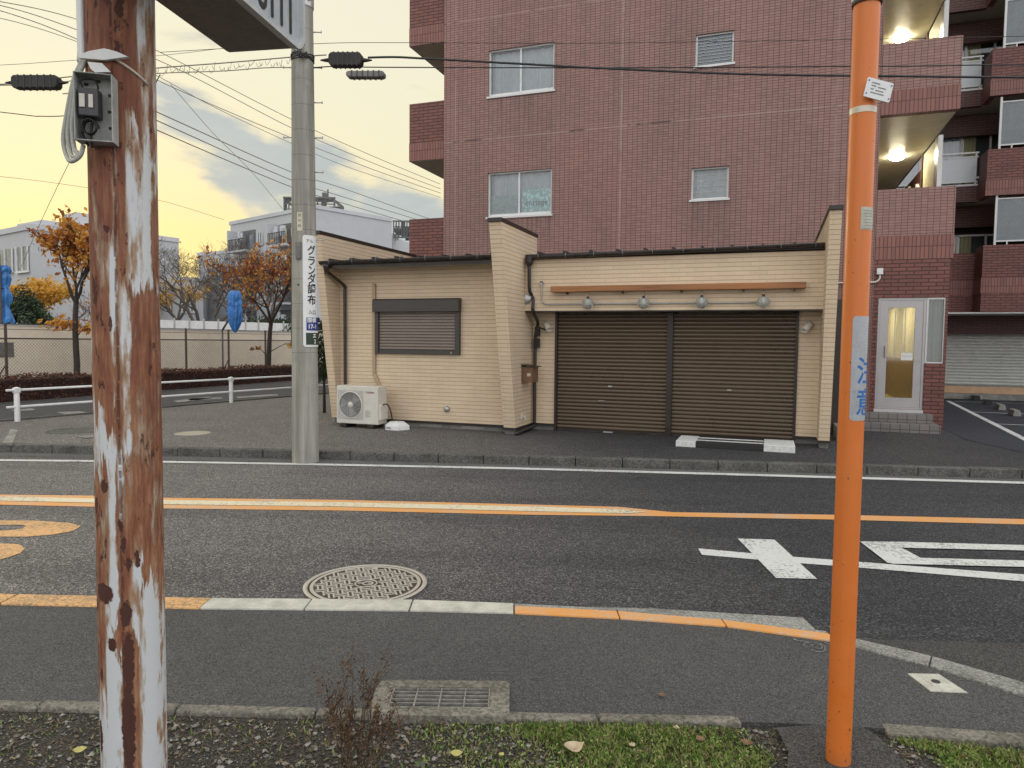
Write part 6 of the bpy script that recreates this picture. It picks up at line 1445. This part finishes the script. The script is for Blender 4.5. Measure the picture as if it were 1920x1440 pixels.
tree('street_tree', 'young tree with bright orange autumn leaves left of the rusty pole', b1, 5.2, 2.6, .27, M['leaf_or'], 1700, .085, 27, M['bark'], .085, 4, lean=.02, zmin=2.55, lowtuft=[(-.28, 1.98, .22, 130), (.35, 1.85, .16, 60)])
b2 = far(503, 690, 26.5); b2.z = 0
tree('street_tree', 'young tree with russet and golden leaves left of the utility pole', b2, 5.6, 2.25, .60, M['leaf_red'], 1350, .085, 34, M['bark'], .10, 4, lean=.12, zmin=2.5, lowtuft=[(.9, 1.4, .12, 30), (-.5, 1.25, .10, 20)])
b3 = far(385, 640, 44); b3.z = 0
tree('bare_tree', 'wide leafless grey tree in front of the white buildings', b3, 8.6, 1.9, 1.15, M['leaf_red'], 260, .07, 5, M['bark_g'], .26, 6, upb=.5)
b4 = far(470, 640, 50); b4.z = 0
tree('bare_tree', 'leafless tree just left of the russet tree', b4, 8.2, 2.0, 1.0, M['leaf_red'], 200, .07, 9, M['bark_g'], .24, 6, upb=.5)
b5 = far(160, 640, 34); b5.z = 0
tree('bare_tree', 'small leafless tree half hidden behind the orange tree', b5, 4.4, 1.5, .9, M['leaf_red'], 200, .06, 15, M['bark_g'], .12, 4)
b5 = far(335, 640, 56); b5.z = 0
tree('golden_tree', 'golden tree top glowing behind the bare tree', b5, 7.0, 3.0, .8, M['leaf_yel'], 1100, .11, 16, M['bark_g'], .2, 4, zmin=3)
b6 = far(45, 640, 40); b6.z = 0
tree('golden_tree', 'golden yellow tree behind the dark shrub at the far left', b6, 5.6, 1.8, .8, M['leaf_yel'], 7000, .12, 8, M['bark_g'], .15, 4, zmin=1)
def bush(name, label, c, rx, ry, rz, n, ls, mat, seed, cat='shrub', tk=.06):
    t = thing(name, label, cat, c); q = random.Random(seed); lm = MB()
    ph = [q.uniform(0, 6) for _ in range(6)]
    for i in range(n):
        d_ = Vector((q.gauss(0, 1), q.gauss(0, 1), q.gauss(0, 1))).normalized(); k = 1 + .13 * math.sin(4 * d_.x + ph[0]) + .12 * math.sin(5 * d_.z + ph[1]) + .1 * math.sin(7 * d_.y + ph[2]); k *= q.uniform(.72, 1.04)
        p = Vector((d_.x * rx * k, d_.y * ry * k, rz + d_.z * rz * k))
        l_ = ls * q.uniform(.6, 1.3); a = Vector((q.uniform(-1, 1), q.uniform(-1, 1), q.uniform(-.3, 1))).normalized(); b = a.orthogonal().normalized(); c2 = a.cross(b); j = len(lm.v)
        lm.v += [p - b * l_, p + c2 * l_ * .5, p + b * l_, p - c2 * l_ * .5]; lm.f.append([j, j + 1, j + 2, j + 3]); lm.mi.append(0)
    lm.build('crown', mat, t)
    MB().tube([(0, 0, -c[2] if c[2] > .3 else 0), (0, 0, rz)], [tk * 1.2, tk * .6], 8).build('trunk', M['bark'], t, True); return t
p = far(48, 640, 30); p.z = 0; bush('evergreen_shrub', 'large dark green shrub behind the wall at the far left', p, 1.15, .9, 1.75, 9000, .07, M['leaf_dk'], 4)
p = far(520, 640, 44); p.z = 0; bush('evergreen_shrub', 'dark shrub behind the white panels beside the utility pole', p, 1.6, 1.2, 1.5, 5000, .09, M['leaf_dk'], 6)
p = far(440, 640, 47); p.z = 0; bush('evergreen_shrub', 'dark shrub between the bare trees', p, 1.3, 1.2, 1.25, 3500, .09, M['leaf_dk'], 12)
p = far(608, 745, 14.6); p.z = .75; bush('camellia_bush', 'narrow dark leaved bush squeezed between utility pole and shop end wall', p, .24, .28, .62, 2600, .035, M['leaf_dk'], 5, tk=.03)
p = far(783, 470, 34); p.z = 4.7; bush('roof_plant', 'small green plant top showing left of the brick balcony', p, .22, .3, .5, 500, .05, M['leaf_dk'], 9, tk=.02)

# ------------------------------------------------------------------ verge: grass, stones, leaves, weed
def gnoise(x, y): return .5 + .25 * math.sin(x * 5.1 + 1.3 * math.sin(y * 9)) + .25 * math.sin(x * 13 + y * 17 + 2)
def vy(x):   # front of the edging stones
    P = [(-14, 3.60), (-2.16, 2.92), (-.57, 2.88), (1.17, 2.85), (1.6, 2.78), (2.07, 2.70), (3.4, 2.1), (8, -1.2)]
    for a, b in zip(P[:-1], P[1:]):
        if a[0] <= x <= b[0]: return a[1] + (b[1] - a[1]) * (x - a[0]) / (b[0] - a[0])
    return 2.8
qg = random.Random(5); gm = MB(); dm = MB()
def dens(x):
    if x < -.35: return .025
    if x < .15: return .18 + .5 * (x + .35)
    if x < .98: return 1.0
    if x < 1.62: return .02
    return .7
for i in range(90000):
    x_ = qg.uniform(-2.6, 2.8); y_ = vy(x_) - qg.random() ** 1.3 * .75 - .005; dn = dens(x_ + .06 * math.sin(y_ * 23)) * (.35 + 1.2 * max(0, gnoise(x_, y_) - .15))
    if qg.random() > dn: continue
    h_ = qg.uniform(.010, .034) * (1.0 if dn > .3 else .8); a = qg.uniform(0, 6.28); w2 = qg.uniform(.0014, .0032); le = qg.uniform(.2, 1.3) * h_; tip = Vector((x_ + le * math.cos(a), y_ + le * math.sin(a), 0.0 + h_)); sd_ = Vector((-math.sin(a), math.cos(a), 0)) * w2; bp = Vector((x_, y_, -.004)); mdp = bp.lerp(tip, .55) + Vector((0, 0, h_ * .16))
    m_ = gm if qg.random() < .80 else dm; k = len(m_.v)
    m_.v += [bp - sd_, bp + sd_, mdp + sd_ * .9, tip, mdp - sd_ * .9]; m_.f.append([k, k + 1, k + 2, k + 3, k + 4]); m_.mi.append(0)
# small clover-like leaves
for i in range(16000):
    x_ = qg.uniform(-.4, 2.8); y_ = vy(x_) - qg.random() * .7 - .01
    if qg.random() > dens(x_) * .7: continue
    l_ = qg.uniform(.003, .008); p = Vector((x_, y_, qg.uniform(.004, .024))); a = Vector((qg.uniform(-.7, .7), qg.uniform(-.7, .7), 1)).normalized(); b = a.orthogonal().normalized(); c2 = a.cross(b); k = len(gm.v)
    gm.v += [p - b * l_, p + c2 * l_ * .7, p + b * l_, p - c2 * l_ * .7]; gm.f.append([k, k + 1, k + 2, k + 3]); gm.mi.append(0)
for i in range(5000):
    x_ = qg.uniform(-2.6, 2.8); y_ = vy(x_) - qg.random() * .7; l_ = qg.uniform(.004, .016); a = qg.uniform(0, 6.28); t_ = Vector((math.cos(a), math.sin(a), qg.uniform(-.2, .3))) * l_; s_ = Vector((-math.sin(a), math.cos(a), qg.uniform(-.3, .3))) * l_ * qg.uniform(.1, .35); p = Vector((x_, y_, .004 + qg.random() * .008)); k = len(dm.v)
    dm.v += [p - t_, p + s_, p + t_, p - s_]; dm.f.append([k, k + 1, k + 2, k + 3]); dm.mi.append(0)
tag(gm.build('grass', M['grass']), kind='stuff'); tag(dm.build('dry_litter', M['drygrass']), kind='stuff')
sm = MB(); OCT = [(1, 0, 0), (0, 1, 0), (-1, 0, 0), (0, -1, 0), (0, 0, 1), (0, 0, -1)]; OF = [(0, 1, 4), (1, 2, 4), (2, 3, 4), (3, 0, 4), (1, 0, 5), (2, 1, 5), (3, 2, 5), (0, 3, 5)]
for i in range(9000):
    x_ = qg.uniform(-2.8, 2.8); y_ = vy(x_) - qg.random() * .8; 
    if dens(x_) > .5 and qg.random() < .75: continue
    r_ = min(.0022 / max(qg.random(), .09) ** .75, .012) ; a = qg.uniform(0, 3); sc2 = Vector((qg.uniform(.7, 1.3), qg.uniform(.7, 1.3), qg.uniform(.45, .8))) * r_; vs = []
    for v in OCT:
        v = Vector(v) + Vector((qg.uniform(-.3, .3), qg.uniform(-.3, .3), qg.uniform(-.3, .3))); v = Vector((v.x * sc2.x, v.y * sc2.y, v.z * sc2.z)); vs.append((x_ + v.x * math.cos(a) - v.y * math.sin(a), y_ + v.x * math.sin(a) + v.y * math.cos(a), 0.002 + v.z + r_ * .3))
    sm.add(vs, OF)
for i in range(260):     # grit scattered along the edging on the footway
    x_ = qg.uniform(-2.6, 2.6); y_ = vy(x_) + .10 + qg.random() ** 3 * .5; r_ = qg.uniform(.0015, .004); sm.add([(x_ + v[0] * r_, y_ + v[1] * r_, .0215 + v[2] * r_ * .6) for v in OCT], OF)
tag(sm.build('gravel', M['stone']), kind='stuff')
def leafobj(label, x_, y_, l_, rot, col, z_=0.024, curl=.3):
    mb_ = MB(); n = 7; vs = []; 
    for i in range(n + 1):
        t_ = i / n; w_ = math.sin(math.pi * min(t_ * 1.05, 1)) ** .8 * .42 * l_; z2 = curl * l_ * (t_ - .5) ** 2 * 2
        vs += [(l_ * (t_ - .5), -w_, z2 + curl * w_ * .5), (l_ * (t_ - .5), 0, z2), (l_ * (t_ - .5), w_, z2 + curl * w_ * .7)]
    fs = [(3 * i + j, 3 * i + 3 + j, 3 * i + 4 + j, 3 * i + 1 + j) for i in range(n) for j in (0, 1)]
    o = mb_.add(vs, fs).build('fallen_leaf', col, None, True, loc=(x_, y_, z_), rz=rot); return tag(o, label, 'leaf', 'fallen leaves on the verge')
PL = plain('pale_dead_leaf', (.48, .38, .26), .7, 0, .2, 40); BL = plain('brown_dead_leaf', (.20, .11, .06), .7, 0, .3, 40); YL = plain('yellow_dead_leaf', (.45, .42, .14), .6, 0, .2, 40)
p = at(1076, 1417); leafobj('large pale curled dead leaf lying on the grass edge', p.x, p.y, .085, .3, PL, curl=.6)
p = at(940, 1426); leafobj('small yellow fallen leaf on the stony soil', p.x, p.y, .025, 1.0, YL)
p = at(856, 1424); leafobj('grey green fallen leaf on the stony soil left of the yellow one', p.x, p.y, .05, .1, YL, curl=.2)
p = at(1185, 1408); leafobj('small pale leaf in the grass right of the large one', p.x, p.y, .03, .7, PL)
p = at(1268, 1375); leafobj('pale leaf at the back edge of the grass', p.x, p.y, .03, 1.2, PL)
p = at(1313, 1375 + 22); leafobj('brown leaf in the middle of the grass patch', p.x, p.y, .045, 2.0, BL)
p = at(1400, 1404); leafobj('brown leaf near the asphalt patch by the orange pole', p.x, p.y, .05, 2.6, BL)
p = at(1241, 1307, .02); leafobj('thin dark curled leaf on the footway right of the grate', p.x, p.y, .035, -.1, BL, .024, .8)
p = at(150, 1418); leafobj('pale green fallen leaf on soil left of the rusty pole', p.x, p.y, .05, .4, YL)
# dry weed in front of the grate
wp = at(668, 1452); wt = thing('dry_weed', 'dry brown branching weed growing at the footway edge left of the drain grate', 'plant', (wp.x, wp.y, 0))
q = random.Random(42); sm_ = MB(); lm = MB()
def stem(p, d_, l_, r_, lv):
    pts = [p]; c_ = p.copy(); dd = d_.copy(); n = 7
    for i in range(n):
        dd = (dd + Vector((q.gauss(0, .10), q.gauss(0, .10), q.gauss(.05, .05)))).normalized(); c_ = c_ + dd * l_ / n; pts.append(c_.copy())
        if lv < 2 or i > 2:
            for k in range(q.randint(0, 2) if lv < 2 else 1):
                pp = c_ + Vector((q.gauss(0, .006), q.gauss(0, .006), q.gauss(0, .006))); s_ = q.uniform(.002, .0065); a = Vector((q.uniform(-1, 1), q.uniform(-1, 1), q.uniform(-1, 1))).normalized(); b = a.orthogonal().normalized(); c2 = a.cross(b); j = len(lm.v)
                lm.v += [pp - b * s_ * 1.5, pp + c2 * s_ * .7, pp + b * s_ * 1.5, pp - c2 * s_ * .7]; lm.f.append([j, j + 1, j + 2, j + 3]); lm.mi.append(0)
    sm_.tube(pts, [r_ * (1 - .75 * i / n) for i in range(n + 1)], 5, caps=False)
    if lv > 0:
        for k in range(4 if lv == 2 else 3):
            f = q.uniform(.25, .95); pp = pts[int(f * n)]; a = q.uniform(0, 6.28); stem(pp, (dd * .7 + Vector((math.cos(a) * .5, math.sin(a) * .4, .45))).normalized(), l_ * q.uniform(.35, .6), r_ * .55, lv - 1)
for dx_, l_, dy_ in ((.03, .47, -.02), (-.11, .44, 0), (-.20, .30, .05), (.14, .30, .03), (.26, .30, -.05), (.05, .33, -.12), (-.04, .30, .1), (.36, .28, 0), (-.3, .24, 0), (.2, .2, .1), (-.15, .22, -.1)):
    stem(Vector((dx_ * .15, 0, 0)), Vector((dx_, dy_, .8)).normalized(), l_, .0032, 2)
sm_.build('stems', M['weed'], wt, True); lm.build('dead_leaves', M['weed'], wt)
